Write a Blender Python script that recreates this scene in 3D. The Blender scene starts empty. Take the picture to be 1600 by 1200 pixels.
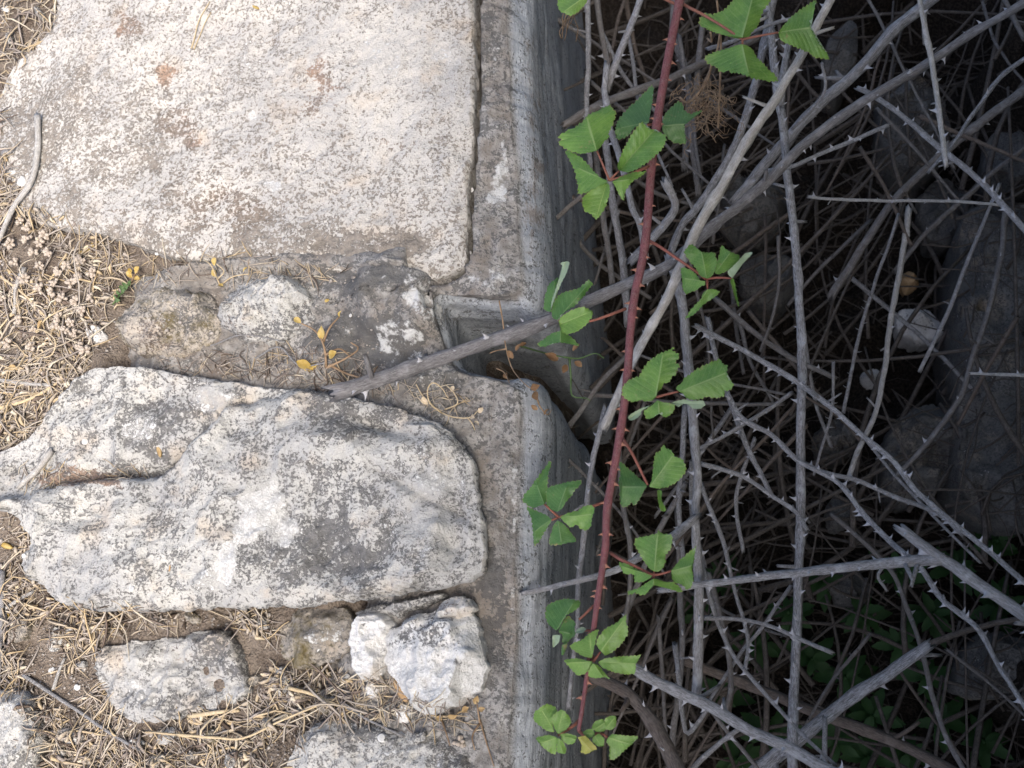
import bpy, math, random
import numpy as np
from mathutils import Vector, Matrix
from mathutils.bvhtree import BVHTree

random.seed(7)
rng = np.random.default_rng(11)
scene = bpy.context.scene
col = scene.collection

# ------------------------------------------------------------------ camera
F = 1570.0                                   # focal length in photo pixels (1600 wide)
NADIR = (345.0, -470.0)                      # where straight down lies, from the picture centre
Z0 = 0.90                                    # metres from the lens to the wall top
_n = np.array([NADIR[0] / F, NADIR[1] / F, -1.0]); _n /= np.linalg.norm(_n)
ZW = -_n
XW = np.array([1.0, 0, 0]) - ZW[0] * ZW; XW /= np.linalg.norm(XW)
YW = np.cross(ZW, XW)
RCW = np.stack([XW, YW, ZW])                 # camera -> world
CAM = np.array([0, 0, Z0 * ZW[2]])
cam_data = bpy.data.cameras.new('camera')
cam_data.sensor_width = 36.0
cam_data.lens = 36.0 * F / 1600.0
cam_data.clip_start = 0.01
cam_data.clip_end = 500.0
cam_data.dof.use_dof = True
cam_data.dof.focus_distance = 0.93
cam_data.dof.aperture_fstop = 9.0
cam = bpy.data.objects.new('camera', cam_data)
col.objects.link(cam)
M = Matrix([[*RCW[0], CAM[0]], [*RCW[1], CAM[1]], [*RCW[2], CAM[2]], [0, 0, 0, 1]])
cam.matrix_world = M
scene.camera = cam

# ------------------------------------------------------------------ light
SUN_EL, SUN_AZ = 60.0, 300.0                 # azimuth: direction the light comes from, degrees from +X towards +Y
world = bpy.data.worlds.new('World')
scene.world = world
world.use_nodes = True
wn = world.node_tree
wn.nodes.clear()
wo = wn.nodes.new('ShaderNodeOutputWorld')
wb = wn.nodes.new('ShaderNodeBackground')
ws = wn.nodes.new('ShaderNodeTexSky')
ws.sky_type = 'NISHITA'
ws.sun_disc = False
ws.sun_elevation = math.radians(SUN_EL)
ws.sun_rotation = math.radians(90.0 - SUN_AZ)
ws.air_density = 0.8
ws.dust_density = 3.5
wb.inputs['Strength'].default_value = 0.115
wn.links.new(ws.outputs[0], wb.inputs[0])
wn.links.new(wb.outputs[0], wo.inputs[0])
sun_data = bpy.data.lights.new('sun', 'SUN')
sun_data.energy = 1.7
sun_data.angle = math.radians(24)
sun_data.color = (1.0, 0.95, 0.88)
sun = bpy.data.objects.new('sun', sun_data)
col.objects.link(sun)
_sd = Vector((math.cos(math.radians(SUN_AZ)) * math.cos(math.radians(SUN_EL)),
              math.sin(math.radians(SUN_AZ)) * math.cos(math.radians(SUN_EL)), math.sin(math.radians(SUN_EL))))
sun.rotation_euler = (-_sd).to_track_quat('-Z', 'Y').to_euler()
sun.location = _sd * 5
vs = scene.view_settings
vs.view_transform = 'Standard'
vs.look = 'None'
vs.exposure = 1.5
vs.gamma = 1.0
vs.use_curve_mapping = False
scene.cycles.use_denoising = True
scene.cycles.max_bounces = 8

# ------------------------------------------------------------------ geometry helpers
def rays(px, py):
    px = np.asarray(px, float); py = np.asarray(py, float)
    d = np.stack([(px - 800) / F, -(py - 600) / F, -np.ones_like(px)], -1)
    return d @ RCW.T
def at(px, py, z):
    """the world point at height z that the photo shows at a pixel"""
    d = rays(px, py)
    t = (np.asarray(z, float) - CAM[2]) / d[..., 2]
    return CAM + t[..., None] * d
def pix(p):
    q = (np.asarray(p, float) - CAM) @ RCW
    return 800 + F * q[..., 0] / -q[..., 2], 600 - F * q[..., 1] / -q[..., 2]
def mpp(px, py, z):
    d = rays(px, py)
    return (np.asarray(z, float) - CAM[2]) / d[..., 2] / F
def sstep(a, b, x):
    t = np.clip((x - a) / (b - a), 0, 1)
    return t * t * (3 - 2 * t)
def _hash(ix, iy, iz, seed):
    h = (ix * 374761393 + iy * 668265263 + iz * 2147483647 + seed * 144665) & 0xFFFFFFFF
    h = ((h ^ (h >> 13)) * 1274126177) & 0xFFFFFFFF
    h = (h ^ (h >> 16)) & 0xFFFFFFFF
    return h / 4294967295.0
def vnoise(x, y, z=None, seed=0):
    x = np.asarray(x, float); y = np.asarray(y, float)
    z = np.zeros_like(x) if z is None else np.asarray(z, float)
    ix, iy, iz = (np.floor(a).astype(np.int64) for a in (x, y, z))
    fx, fy, fz = x - ix, y - iy, z - iz
    fx, fy, fz = (f * f * f * (f * (f * 6 - 15) + 10) for f in (fx, fy, fz))
    r = 0
    for dz in (0, 1):
        wz = fz if dz else 1 - fz
        for dy in (0, 1):
            wy = fy if dy else 1 - fy
            for dx in (0, 1):
                wx = fx if dx else 1 - fx
                r = r + _hash(ix + dx, iy + dy, iz + dz, seed) * wx * wy * wz
    return r * 2 - 1
def fbm(x, y, z=None, seed=0, octs=4, gain=0.5):
    s, a, f = 0, 1.0, 1.0
    for o in range(octs):
        s = s + a * vnoise(np.asarray(x) * f, np.asarray(y) * f, None if z is None else np.asarray(z) * f, seed + o * 17)
        a *= gain; f *= 2.03
    return s

def mesh_from(name, V, Fc, mat=None, smooth=True):
    me = bpy.data.meshes.new(name)
    V = np.asarray(V, float)
    if isinstance(Fc, np.ndarray):
        k = Fc.shape[1]
        me.vertices.add(len(V)); me.vertices.foreach_set('co', V.ravel())
        me.loops.add(Fc.size); me.loops.foreach_set('vertex_index', Fc.ravel().astype(np.int32))
        me.polygons.add(len(Fc)); me.polygons.foreach_set('loop_start', np.arange(len(Fc), dtype=np.int32) * k)
        me.update(calc_edges=True); me.validate()
    else:
        me.from_pydata([tuple(v) for v in V], [], Fc)
    if smooth:
        me.polygons.foreach_set('use_smooth', np.ones(len(me.polygons), bool))
    if mat is not None:
        me.materials.append(mat)
    return me
def add_attr(me, name, data, kind='FLOAT_VECTOR'):
    a = me.attributes.new(name, kind, 'POINT')
    data = np.asarray(data, np.float32)
    if kind == 'FLOAT_VECTOR':
        a.data.foreach_set('vector', data.ravel())
    else:
        a.data.foreach_set('value', data.ravel())
def link(name, me, loc=(0, 0, 0), parent=None, label=None, cat=None, group=None, kind=None):
    o = bpy.data.objects.new(name, me)
    o.location = [float(c) for c in loc]
    col.objects.link(o)
    if parent is not None:
        o.parent = parent
    tag(o, label, cat, group, kind)
    return o
def tag(o, label=None, cat=None, group=None, kind=None):
    if label: o['label'] = label
    if cat: o['category'] = cat
    if group: o['group'] = group
    if kind: o['kind'] = kind
def grid_faces(nr, nc, wrap=False, base=0):
    r = np.arange(nr - 1)[:, None]; c = np.arange(nc if wrap else nc - 1)[None, :]
    c2 = (c + 1) % nc
    a = r * nc + c; b = r * nc + c2; d = (r + 1) * nc + c; e = (r + 1) * nc + c2
    return np.stack([a, b, e, d], -1).reshape(-1, 4) + base

DROP = []                                    # (verts, faces) of the surfaces that litter rests on

# ------------------------------------------------------------------ material helpers
class NT:
    def __init__(self, name):
        self.m = bpy.data.materials.new(name); self.m.use_nodes = True
        self.t = self.m.node_tree; self.t.nodes.clear()
        self.out = self.t.nodes.new('ShaderNodeOutputMaterial')
    def node(self, typ, ins=None, **props):
        n = self.t.nodes.new(typ)
        for k, v in props.items(): setattr(n, k, v)
        for k, v in (ins or {}).items(): self.set(n.inputs[k], v)
        return n
    def set(self, sock, v):
        if isinstance(v, bpy.types.NodeSocket): self.t.links.new(v, sock)
        elif isinstance(v, (tuple, list)) and sock.type == 'RGBA' and len(v) == 3: sock.default_value = (*v, 1)
        else: sock.default_value = v
    def math(self, op, a, b=0.0, c=None, clamp=False):
        n = self.t.nodes.new('ShaderNodeMath'); n.operation = op; n.use_clamp = clamp
        self.set(n.inputs[0], a); self.set(n.inputs[1], b)
        if c is not None: self.set(n.inputs[2], c)
        return n.outputs[0]
    def add(self, a, b): return self.math('ADD', a, b)
    def mul(self, a, b): return self.math('MULTIPLY', a, b)
    def step(self, x, lo, hi):
        n = self.node('ShaderNodeMapRange', {'Value': x, 'From Min': lo, 'From Max': hi}, interpolation_type='SMOOTHSTEP')
        return n.outputs[0]
    def mix(self, f, a, b):
        n = self.t.nodes.new('ShaderNodeMix'); n.data_type = 'RGBA'
        self.set(n.inputs[0], f); self.set(n.inputs[6], a); self.set(n.inputs[7], b)
        return n.outputs[2]
    def noise(self, vec, scale, detail=5, rough=0.6, dist=0.0):
        n = self.node('ShaderNodeTexNoise', {'Scale': scale, 'Detail': detail, 'Roughness': rough, 'Distortion': dist})
        self.set(n.inputs['Vector'], vec)
        return n.outputs['Fac']
    def voro(self, vec, scale, feature='F1'):
        n = self.node('ShaderNodeTexVoronoi', {'Scale': scale}, feature=feature)
        self.set(n.inputs['Vector'], vec)
        return n.outputs['Distance']
    def coord(self, kind='Object', scale=(1, 1, 1), rnd=True):
        v = self.node('ShaderNodeTexCoord').outputs[kind]
        if rnd:
            r = self.node('ShaderNodeObjectInfo').outputs['Random']
            v = self.node('ShaderNodeVectorMath', {0: v, 1: self.node('ShaderNodeCombineXYZ', {0: self.mul(r, 37.0), 1: self.mul(r, 91.0), 2: 0.0}).outputs[0]}, operation='ADD').outputs[0]
        if scale != (1, 1, 1):
            v = self.node('ShaderNodeMapping', {'Vector': v, 'Scale': scale}).outputs[0]
        return v
    def attr(self, name):
        n = self.node('ShaderNodeAttribute', attribute_name=name)
        s = self.node('ShaderNodeSeparateXYZ', {0: n.outputs['Vector']})
        return n.outputs['Vector'], s.outputs
    def fac(self, name):
        return self.node('ShaderNodeAttribute', attribute_name=name).outputs['Fac']
    def bump(self, h, strength, dist, normal=None):
        ins = {'Height': h, 'Strength': strength, 'Distance': dist}
        if normal is not None: ins['Normal'] = normal
        return self.node('ShaderNodeBump', ins).outputs[0]
    def finish(self, color, rough=0.9, normal=None, spec=0.25, trans=None):
        p = self.node('ShaderNodeBsdfPrincipled', {'Base Color': color, 'Roughness': rough, 'Specular IOR Level': spec})
        if normal is not None: self.set(p.inputs['Normal'], normal)
        s = p.outputs[0]
        if trans:
            t = self.node('ShaderNodeBsdfTranslucent', {'Color': trans[1]})
            s = self.node('ShaderNodeMixShader', {0: trans[0], 1: s, 2: t.outputs[0]}).outputs[0]
        self.t.links.new(s, self.out.inputs[0])
        return self.m

def limestone(name, light=(0.54, 0.52, 0.48), grey=(0.41, 0.40, 0.385), dark=(0.055, 0.053, 0.052), dens=0.0, fine=380.0, mossy=0.0, patch=0.5, soft=0.07):
    t = NT(name)
    v = t.coord()
    _, m = t.attr('lich')                     # x dark lichen, y white lichen, z rust
    big = t.noise(v, 11, 5, 0.6)
    mid = t.noise(v, 48, 6, 0.66, 0.4)
    fin = t.noise(v, fine, 4, 0.62, 0.6)
    fin2 = t.noise(v, fine * 0.45, 5, 0.7, 0.3)
    grain = t.noise(v, 900, 2, 0.5)
    c = t.mix(t.step(big, 0.35, 0.68), light, grey)
    tint = t.noise(v, 23, 4, 0.6)
    c = t.mix(t.mul(t.step(tint, 0.52, 0.72), 0.45), c, (0.54, 0.42, 0.30))
    # brown stain
    rs = t.add(t.add(m[2], t.mul(t.add(mid, -0.5), 1.4)), t.add(t.mul(t.add(fin2, -0.5), 1.4), t.mul(t.add(fin, -0.5), 2.2)))
    rf = t.step(rs, 0.35, 0.75)
    c = t.mix(t.mul(rf, 0.75), c, t.mix(t.step(tint, 0.4, 0.6), (0.17, 0.085, 0.045), (0.30, 0.16, 0.085)))
    # black speckle of lichen and pits
    s = t.add(t.add(t.mul(fin, 1.0), t.mul(t.add(fin2, -0.5), 0.55)), t.add(t.mul(t.add(mid, -0.5), patch), t.mul(m[0], 0.21)))
    sp = t.step(s, 0.575 - soft - dens, 0.575 + soft - dens)
    c = t.mix(t.mul(sp, 0.88), c, t.mix(t.step(fin2, 0.35, 0.65), dark, tuple(x * 2.6 for x in dark)))
    # white crust
    w = t.add(t.add(t.mul(m[1], 0.55), t.mul(t.add(fin2, -0.5), 0.9)), t.add(t.mul(t.add(mid, -0.5), 0.9), t.mul(t.add(fin, -0.5), 0.8)))
    wf = t.step(w, 0.22, 0.38)
    c = t.mix(t.mul(wf, 0.9), c, t.mix(t.step(fin, 0.35, 0.65), (0.50, 0.48, 0.46), (0.76, 0.75, 0.72)))
    if mossy > 0:
        g = t.step(t.add(t.noise(v, 30, 5, 0.7), t.mul(fin2, 0.3)), 0.72 - 0.2 * mossy, 0.84)
        c = t.mix(t.mul(g, 0.8), c, (0.14, 0.105, 0.03))
    c = t.mix(t.mul(t.step(grain, 0.35, 0.7), 0.18), c, (0.12, 0.11, 0.10))
    pit = t.step(t.voro(v, 75), 0.0, 0.22)
    h = t.add(t.add(t.mul(fin, 0.5), t.mul(fin2, 0.9)), t.add(t.mul(mid, 0.9), t.add(t.mul(sp, -0.25), t.mul(pit, 0.35))))
    n = t.bump(h, 0.85, 0.0042)
    n = t.bump(grain, 0.35, 0.0006, n)
    return t.finish(c, 0.92, n, 0.2)

MAT = {}
MAT['slab'] = limestone('limestone_slab', light=(0.60, 0.56, 0.505), grey=(0.47, 0.445, 0.415), dark=(0.10, 0.085, 0.07), dens=0.008, patch=0.42, soft=0.06, fine=330.0)
MAT['stone'] = limestone('limestone_lichen', dens=0.012, patch=0.8)
MAT['white'] = limestone('limestone_white', light=(0.72, 0.70, 0.67), grey=(0.58, 0.57, 0.55), dens=-0.09)
MAT['mossy'] = limestone('limestone_mossy', light=(0.45, 0.40, 0.34), grey=(0.30, 0.27, 0.235), dens=0.03, mossy=0.6)
MAT['deep'] = limestone('limestone_gully_shaded', light=(0.21, 0.20, 0.185), grey=(0.13, 0.13, 0.125), dark=(0.045, 0.045, 0.045), dens=0.02)  # darker limestone copy, part of the gully's shade is in its colour

def concrete():
    t = NT('weathered_concrete')
    v = t.coord(rnd=False)
    _, m = t.attr('lich')
    f = t.fac('face')
    mid = t.noise(v, 42, 6, 0.68, 0.3)
    fin = t.noise(v, 340, 4, 0.65, 0.5)
    fin2 = t.noise(v, 120, 5, 0.7)
    grain = t.noise(v, 950, 2, 0.5)
    vs_ = t.node('ShaderNodeMapping', {'Vector': v, 'Scale': (1.0, 0.03, 0.8)}).outputs[0]
    st = t.noise(vs_, 330, 6, 0.72, 0.2)
    st2 = t.noise(vs_, 70, 4, 0.6)
    top = t.mix(t.step(mid, 0.35, 0.66), (0.17, 0.155, 0.14), (0.37, 0.355, 0.335))
    top = t.mix(t.mul(t.step(t.noise(v, 16, 4), 0.45, 0.65), 0.5), top, (0.21, 0.17, 0.135))
    side = t.mix(t.step(t.add(t.mul(st, 0.55), t.mul(fin2, 0.45)), 0.36, 0.66), (0.26, 0.275, 0.295), (0.49, 0.51, 0.535))
    side = t.mix(t.mul(t.step(st2, 0.45, 0.7), 0.5), side, (0.24, 0.24, 0.24))
    c = t.mix(f, top, side)
    rs = t.add(m[2], t.add(t.mul(t.add(mid, -0.5), 1.0), t.add(t.mul(t.add(st, -0.5), 1.6), t.mul(t.add(fin, -0.5), 1.0))))
    c = t.mix(t.mul(t.step(rs, 0.30, 0.85), 0.65), c, (0.15, 0.105, 0.07))
    s = t.add(t.add(fin, t.mul(t.add(fin2, -0.5), 0.9)), t.add(t.mul(t.add(mid, -0.5), 0.8), t.mul(m[0], 0.42)))
    sp = t.step(t.add(s, t.mul(f, -0.07)), 0.5, 0.62)
    c = t.mix(t.mul(sp, 0.8), c, t.mix(grain, (0.05, 0.05, 0.05), (0.11, 0.105, 0.10)))
    w = t.add(t.add(t.mul(m[1], 0.62), t.mul(t.add(fin2, -0.5), 0.9)), t.mul(t.add(mid, -0.5), 0.9))
    wf = t.step(w, 0.22, 0.40)
    c = t.mix(t.mul(wf, 0.82), c, (0.58, 0.575, 0.56))
    h = t.add(t.add(t.mul(fin, 0.4), t.mul(fin2, 0.7)), t.mul(mid, 1.3))
    h2 = t.add(t.add(t.mul(st, 0.45), t.mul(st2, 0.4)), t.mul(t.step(t.voro(v, 160), 0.0, 0.25), 0.5))
    hh = t.add(t.mul(h, t.math('SUBTRACT', 1.0, t.mul(f, 0.75))), t.mul(h2, f))
    n = t.bump(hh, 0.8, 0.004)
    n = t.bump(grain, 0.3, 0.0006, n)
    return t.finish(c, 0.9, n, 0.2)
MAT['concrete'] = concrete()

def soil():
    t = NT('dry_soil')
    v = t.coord(rnd=False)
    a = t.noise(v, 30, 6, 0.7); b = t.noise(v, 260, 5, 0.7); g = t.voro(v, 420)
    c = t.mix(t.step(a, 0.35, 0.65), (0.13, 0.10, 0.078), (0.25, 0.205, 0.165))
    c = t.mix(t.mul(t.step(b, 0.45, 0.7), 0.7), c, (0.27, 0.22, 0.175))
    c = t.mix(t.mul(t.step(b, 0.5, 0.3), 0.6), c, (0.05, 0.038, 0.03))
    gully_shade = t.fac('gully_shade')
    c = t.mix(gully_shade, c, t.mix(t.step(b, 0.4, 0.65), (0.018, 0.014, 0.011), (0.06, 0.048, 0.038)))  # gully shade painted into the soil colour
    h = t.add(t.mul(b, 1.0), t.add(t.mul(a, 1.5), t.mul(g, -0.6)))
    return t.finish(c, 0.95, t.bump(h, 0.9, 0.005), 0.15)
MAT['soil'] = soil()

def wood(name, lo, hi, streak, stain=(0.1, 0.09, 0.085), bump=0.0012, amt=0.6):
    t = NT(name)
    v, s = t.attr('tube')
    tv = t.node('ShaderNodeMapping', {'Vector': v, 'Scale': (1, 1, 0.16)}).outputs[0]
    r = t.node('ShaderNodeObjectInfo').outputs['Random']
    tv = t.node('ShaderNodeVectorMath', {0: tv, 1: t.node('ShaderNodeCombineXYZ', {0: t.mul(r, 7.0), 1: 0.0, 2: t.mul(r, 53.0)}).outputs[0]}, operation='ADD').outputs[0]
    fib = t.noise(tv, 5.5, 6, 0.75, 0.2)
    blot = t.noise(v, 0.9, 5, 0.7)
    spk = t.noise(v, 7.0, 3, 0.6)
    c = t.mix(t.step(fib, 0.36, 0.66), lo, hi)
    c = t.mix(t.mul(t.step(blot, 0.45, 0.68), amt), c, streak)
    c = t.mix(t.mul(t.step(spk, 0.58, 0.7), 0.7), c, stain)
    c = t.mix(t.mul(r, 0.38), c, streak)
    c = t.mix(t.mul(t.step(t.noise(v, 0.28, 3, 0.6), 0.5, 0.7), 0.45), c, tuple(min(0.8, x * 1.25) for x in hi))
    h = t.add(fib, t.mul(spk, 0.3))
    return t.finish(c, 0.85, t.bump(h, 0.8, bump), 0.2)
MAT['cane_grey'] = wood('dead_cane_grey', (0.10, 0.095, 0.095), (0.50, 0.495, 0.505), (0.30, 0.28, 0.265), bump=0.0028)
MAT['cane_pale'] = wood('dead_cane_peeled', (0.25, 0.235, 0.22), (0.62, 0.60, 0.57), (0.40, 0.36, 0.31), bump=0.002)
MAT['cane_brown'] = wood('dead_cane_brown', (0.07, 0.058, 0.05), (0.20, 0.165, 0.14), (0.12, 0.09, 0.07))
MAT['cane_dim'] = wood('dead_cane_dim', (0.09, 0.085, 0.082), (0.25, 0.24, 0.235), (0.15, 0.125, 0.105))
MAT['cane_shaded'] = wood('shaded_dead_stem', (0.045, 0.038, 0.033), (0.16, 0.14, 0.125), (0.10, 0.08, 0.062))  # brown stems darkened to carry the shade deep in the gully
MAT['cane_red'] = wood('live_cane_red', (0.10, 0.03, 0.035), (0.20, 0.075, 0.078), (0.16, 0.10, 0.09), stain=(0.40, 0.26, 0.25), bump=0.0003, amt=0.7)
MAT['petiole'] = wood('petiole_red', (0.20, 0.055, 0.05), (0.28, 0.11, 0.08), (0.25, 0.13, 0.08), stain=(0.33, 0.22, 0.17), bump=0.0002)
MAT['bark_stick'] = wood('weathered_stick', (0.09, 0.085, 0.085), (0.33, 0.315, 0.315), (0.19, 0.175, 0.17), bump=0.003)

def plain(name, c1, c2, scale=120.0, rough=0.8, trans=None, spec=0.3, bump=0.0006):
    t = NT(name)
    v = t.coord()
    a = t.noise(v, scale, 4, 0.65)
    c = t.mix(t.step(a, 0.35, 0.68), c1, c2)
    return t.finish(c, rough, t.bump(a, 0.5, bump), spec, trans)
MAT['thorn_dead'] = plain('thorn_grey', (0.30, 0.29, 0.30), (0.52, 0.51, 0.52), 300)
MAT['thorn_red'] = plain('thorn_red', (0.24, 0.08, 0.07), (0.42, 0.22, 0.12), 260, 0.5)
MAT['shell'] = plain('snail_shell_white', (0.45, 0.44, 0.42), (0.66, 0.65, 0.63), 160, 0.45)
MAT['seed'] = plain('dry_seed_head', (0.44, 0.36, 0.29), (0.64, 0.56, 0.47), 300, 0.9, (0.2, (0.5, 0.4, 0.33)))
MAT['fibre'] = plain('dry_root_fibre', (0.17, 0.11, 0.065), (0.32, 0.22, 0.135), 90, 0.8)
MAT['dryleaf'] = plain('dry_leaf', (0.34, 0.22, 0.10), (0.56, 0.42, 0.22), 150, 0.8, (0.2, (0.5, 0.35, 0.15)))
MAT['yellow'] = plain('yellowed_leaf', (0.42, 0.28, 0.07), (0.56, 0.42, 0.17), 150, 0.7, (0.25, (0.6, 0.45, 0.1)))
MAT['brownleaf'] = plain('brown_withered_leaf', (0.16, 0.085, 0.04), (0.24, 0.15, 0.08), 150, 0.8, (0.15, (0.2, 0.12, 0.06)))
MAT['sprig'] = plain('green_sprig', (0.07, 0.12, 0.04), (0.13, 0.20, 0.09), 200, 0.6, (0.25, (0.1, 0.25, 0.05)))
MAT['weed'] = plain('gully_weed_leaf', (0.022, 0.06, 0.017), (0.045, 0.11, 0.03), 60, 0.55, (0.25, (0.06, 0.14, 0.03)))
MAT['chip'] = plain('pale_wood_chip', (0.42, 0.33, 0.22), (0.60, 0.50, 0.37), 200, 0.85)
MAT['bark'] = plain('tan_bark', (0.34, 0.21, 0.10), (0.46, 0.31, 0.17), 120, 0.8)
MAT['pebble'] = plain('pebble', (0.16, 0.14, 0.125), (0.42, 0.38, 0.34), 200, 0.9)

def straw():
    t = NT('dry_straw')
    f = t.fac('tone')
    r = t.node('ShaderNodeValToRGB', {0: f})
    e = r.color_ramp.elements
    e[0].position = 0.0; e[0].color = (0.06, 0.042, 0.03, 1)
    e[1].position = 1.0; e[1].color = (0.66, 0.58, 0.45, 1)
    for p, c in ((0.2, (0.17, 0.13, 0.105)), (0.42, (0.34, 0.295, 0.26)), (0.6, (0.47, 0.41, 0.34)), (0.75, (0.50, 0.40, 0.27)), (0.88, (0.56, 0.42, 0.24))):
        x = e.new(p); x.color = (*c, 1)
    v = t.coord(rnd=False)
    c = t.mix(t.mul(t.noise(v, 300, 3), 0.45), r.outputs[0], (0.12, 0.09, 0.07))
    return t.finish(c, 0.85, None, 0.2)
MAT['straw'] = straw()

def leafmat(name, g1, g2, vein, under):
    t = NT(name)
    v, s = t.attr('leaf')                     # x along the midrib 0..1, y away from it 0..1, z underside flag
    ob = t.coord()
    blot = t.noise(ob, 55, 5, 0.65)
    fine = t.noise(ob, 320, 3, 0.6)
    c = t.mix(t.step(blot, 0.32, 0.70), g1, g2)
    ph = t.math('FRACT', t.mul(t.add(s[0], t.mul(s[1], -0.30)), 8.0))
    vd = t.math('ABSOLUTE', t.add(ph, -0.5))
    side = t.math('SUBTRACT', 1.0, t.step(vd, 0.0, 0.13))
    mid = t.math('SUBTRACT', 1.0, t.step(s[1], 0.012, 0.065))
    c = t.mix(t.mul(side, 0.26), c, vein)
    net = t.voro(ob, 520, 'DISTANCE_TO_EDGE')
    c = t.mix(t.mul(t.math('SUBTRACT', 1.0, t.step(net, 0.0, 0.10)), 0.22), c, vein)
    c = t.mix(t.mul(mid, 0.8), c, vein)
    c = t.mix(t.mul(t.step(fine, 0.62, 0.72), 0.35), c, tuple(x * 1.8 for x in g2))
    edge = t.step(s[1], 0.955, 1.0)
    c = t.mix(t.mul(edge, 0.35), c, (0.34, 0.20, 0.08))
    dmg = t.step(t.noise(ob, 60, 5, 0.75), 0.63, 0.70)
    c = t.mix(t.mul(dmg, 0.75), c, (0.30, 0.20, 0.10))
    back = t.node('ShaderNodeNewGeometry').outputs['Backfacing']
    c = t.mix(t.math('MAXIMUM', s[2], back), c, t.mix(t.mul(side, 0.4), under, vein))
    h = t.add(t.mul(side, -0.6), t.add(t.mul(mid, -1.0), t.mul(fine, 0.4)))
    return t.finish(c, 0.42, t.bump(h, 0.35, 0.0007), 0.4, (0.22, t.mix(0.5, c, (0.14, 0.26, 0.04))))
MAT['leaf'] = leafmat('bramble_leaf', (0.075, 0.175, 0.032), (0.155, 0.29, 0.055), (0.26, 0.36, 0.13), (0.30, 0.38, 0.25))
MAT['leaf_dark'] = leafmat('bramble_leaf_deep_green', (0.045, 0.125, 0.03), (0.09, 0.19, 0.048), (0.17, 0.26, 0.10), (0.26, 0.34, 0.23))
MAT['leaf_young'] = leafmat('bramble_leaf_young', (0.10, 0.20, 0.035), (0.16, 0.29, 0.055), (0.32, 0.42, 0.13), (0.32, 0.40, 0.24))
MAT['leaf_tip'] = leafmat('bramble_leaf_tip', (0.28, 0.30, 0.05), (0.42, 0.36, 0.08), (0.5, 0.5, 0.2), (0.4, 0.4, 0.2))

# ================================================================== setting: ground, gully
def blobs(px, py, lst, seed=3, warp=0.55):
    out = np.zeros((len(px), 3))
    if not lst: return out
    w1 = fbm(px / 38, py / 38, seed=seed, octs=4, gain=0.6)
    for (x, y, rx, ry, ch, s) in lst:
        d = np.sqrt(((px - x) / rx) ** 2 + ((py - y) / ry) ** 2) + w1 * warp
        out[:, ch] += s * (1 - sstep(0.45, 1.35, d))
    return out

def xb_of(py):                                # photo column where mortar gives way to loose soil
    return np.interp(py, [-400, 380, 425, 590, 640, 940, 990, 1200, 1500], [640, 560, 190, 190, 560, 560, 520, 470, 470])
LIP_PX = [(776, -150), (788, 0), (796, 150), (802, 300), (808, 400), (813, 443), (807, 459), (780, 463), (740, 462), (708, 456),
          (687, 459), (679, 475), (683, 505), (691, 540), (701, 564), (716, 577), (745, 584), (778, 589), (796, 599), (805, 615),
          (808, 640), (803, 700), (800, 800), (797, 900), (797, 1000), (792, 1100), (788, 1200), (780, 1350)]
_lx, _ly = np.array(LIP_PX, float).T
_lw = at(_lx, _ly, -0.004)[:, :2]
_main = [0, 1, 2, 3, 4, 5, 20, 21, 22, 23, 24, 25, 26, 27]
def lip_x(y):
    o = np.argsort(_lw[_main, 1])
    return np.interp(y, _lw[_main, 1][o], _lw[_main, 0][o])

def soil_z(x, y):
    px, py = pix(np.stack([x, y, np.full_like(x, -0.01)], -1))
    s = -0.014 + 0.006 * fbm(x * 14, y * 14, seed=5) + 0.003 * fbm(x * 70, y * 70, seed=6, octs=3)
    s = s - 0.035 * sstep(-40, 60, px - xb_of(py))
    return s
GULLY = -0.56
def ground_z(x, y):
    v = lip_x(y) - x
    g = GULLY + 0.03 * fbm(x * 7, y * 7, seed=21) + 0.012 * fbm(x * 40, y * 40, seed=22, octs=3)
    bank = sstep(0.55, 0.80, -v + 0.12 * fbm(x * 4, y * 4, seed=23))
    g = g + bank * (0.62 + 0.05 * fbm(x * 6, y * 6, seed=24))
    far = np.clip(np.hypot(x, y) - 2, 0, 8) * 0.03 * fbm(x * 0.4, y * 0.4, seed=25)
    s = soil_z(x, y)
    return np.where(v > 0.13, s, np.where(v < 0.105, g, g + (s - g) * (v - 0.105) / 0.025)) + far
def axis(lo, hi, step):
    a = list(np.arange(lo, hi, step)); s = step
    while a[-1] < 30: s *= 1.25; a.append(a[-1] + s)
    s = step; b = []; x = lo
    while x > -30: s *= 1.25; x -= s; b.append(x)
    return np.array(b[::-1] + a)
gx, gy = axis(-0.95, 0.75, 0.0045), axis(-0.42, 0.95, 0.0045)
GX, GY = np.meshgrid(gx, gy)
GZ = ground_z(GX.ravel(), GY.ravel())
gv = np.stack([GX.ravel(), GY.ravel(), GZ], -1)
gf = grid_faces(len(gy), len(gx))
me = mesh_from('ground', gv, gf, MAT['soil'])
add_attr(me, 'gully_shade', 1 - sstep(-0.35, -0.12, gv[:, 2]), 'FLOAT')  # painted shade, growing with depth below the wall top
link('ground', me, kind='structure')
_vis = (np.abs(gv[gf[:, 0], 0]) < 1.2) & (np.abs(gv[gf[:, 0], 1]) < 1.2)
DROP.append((gv, gf[_vis]))

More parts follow.
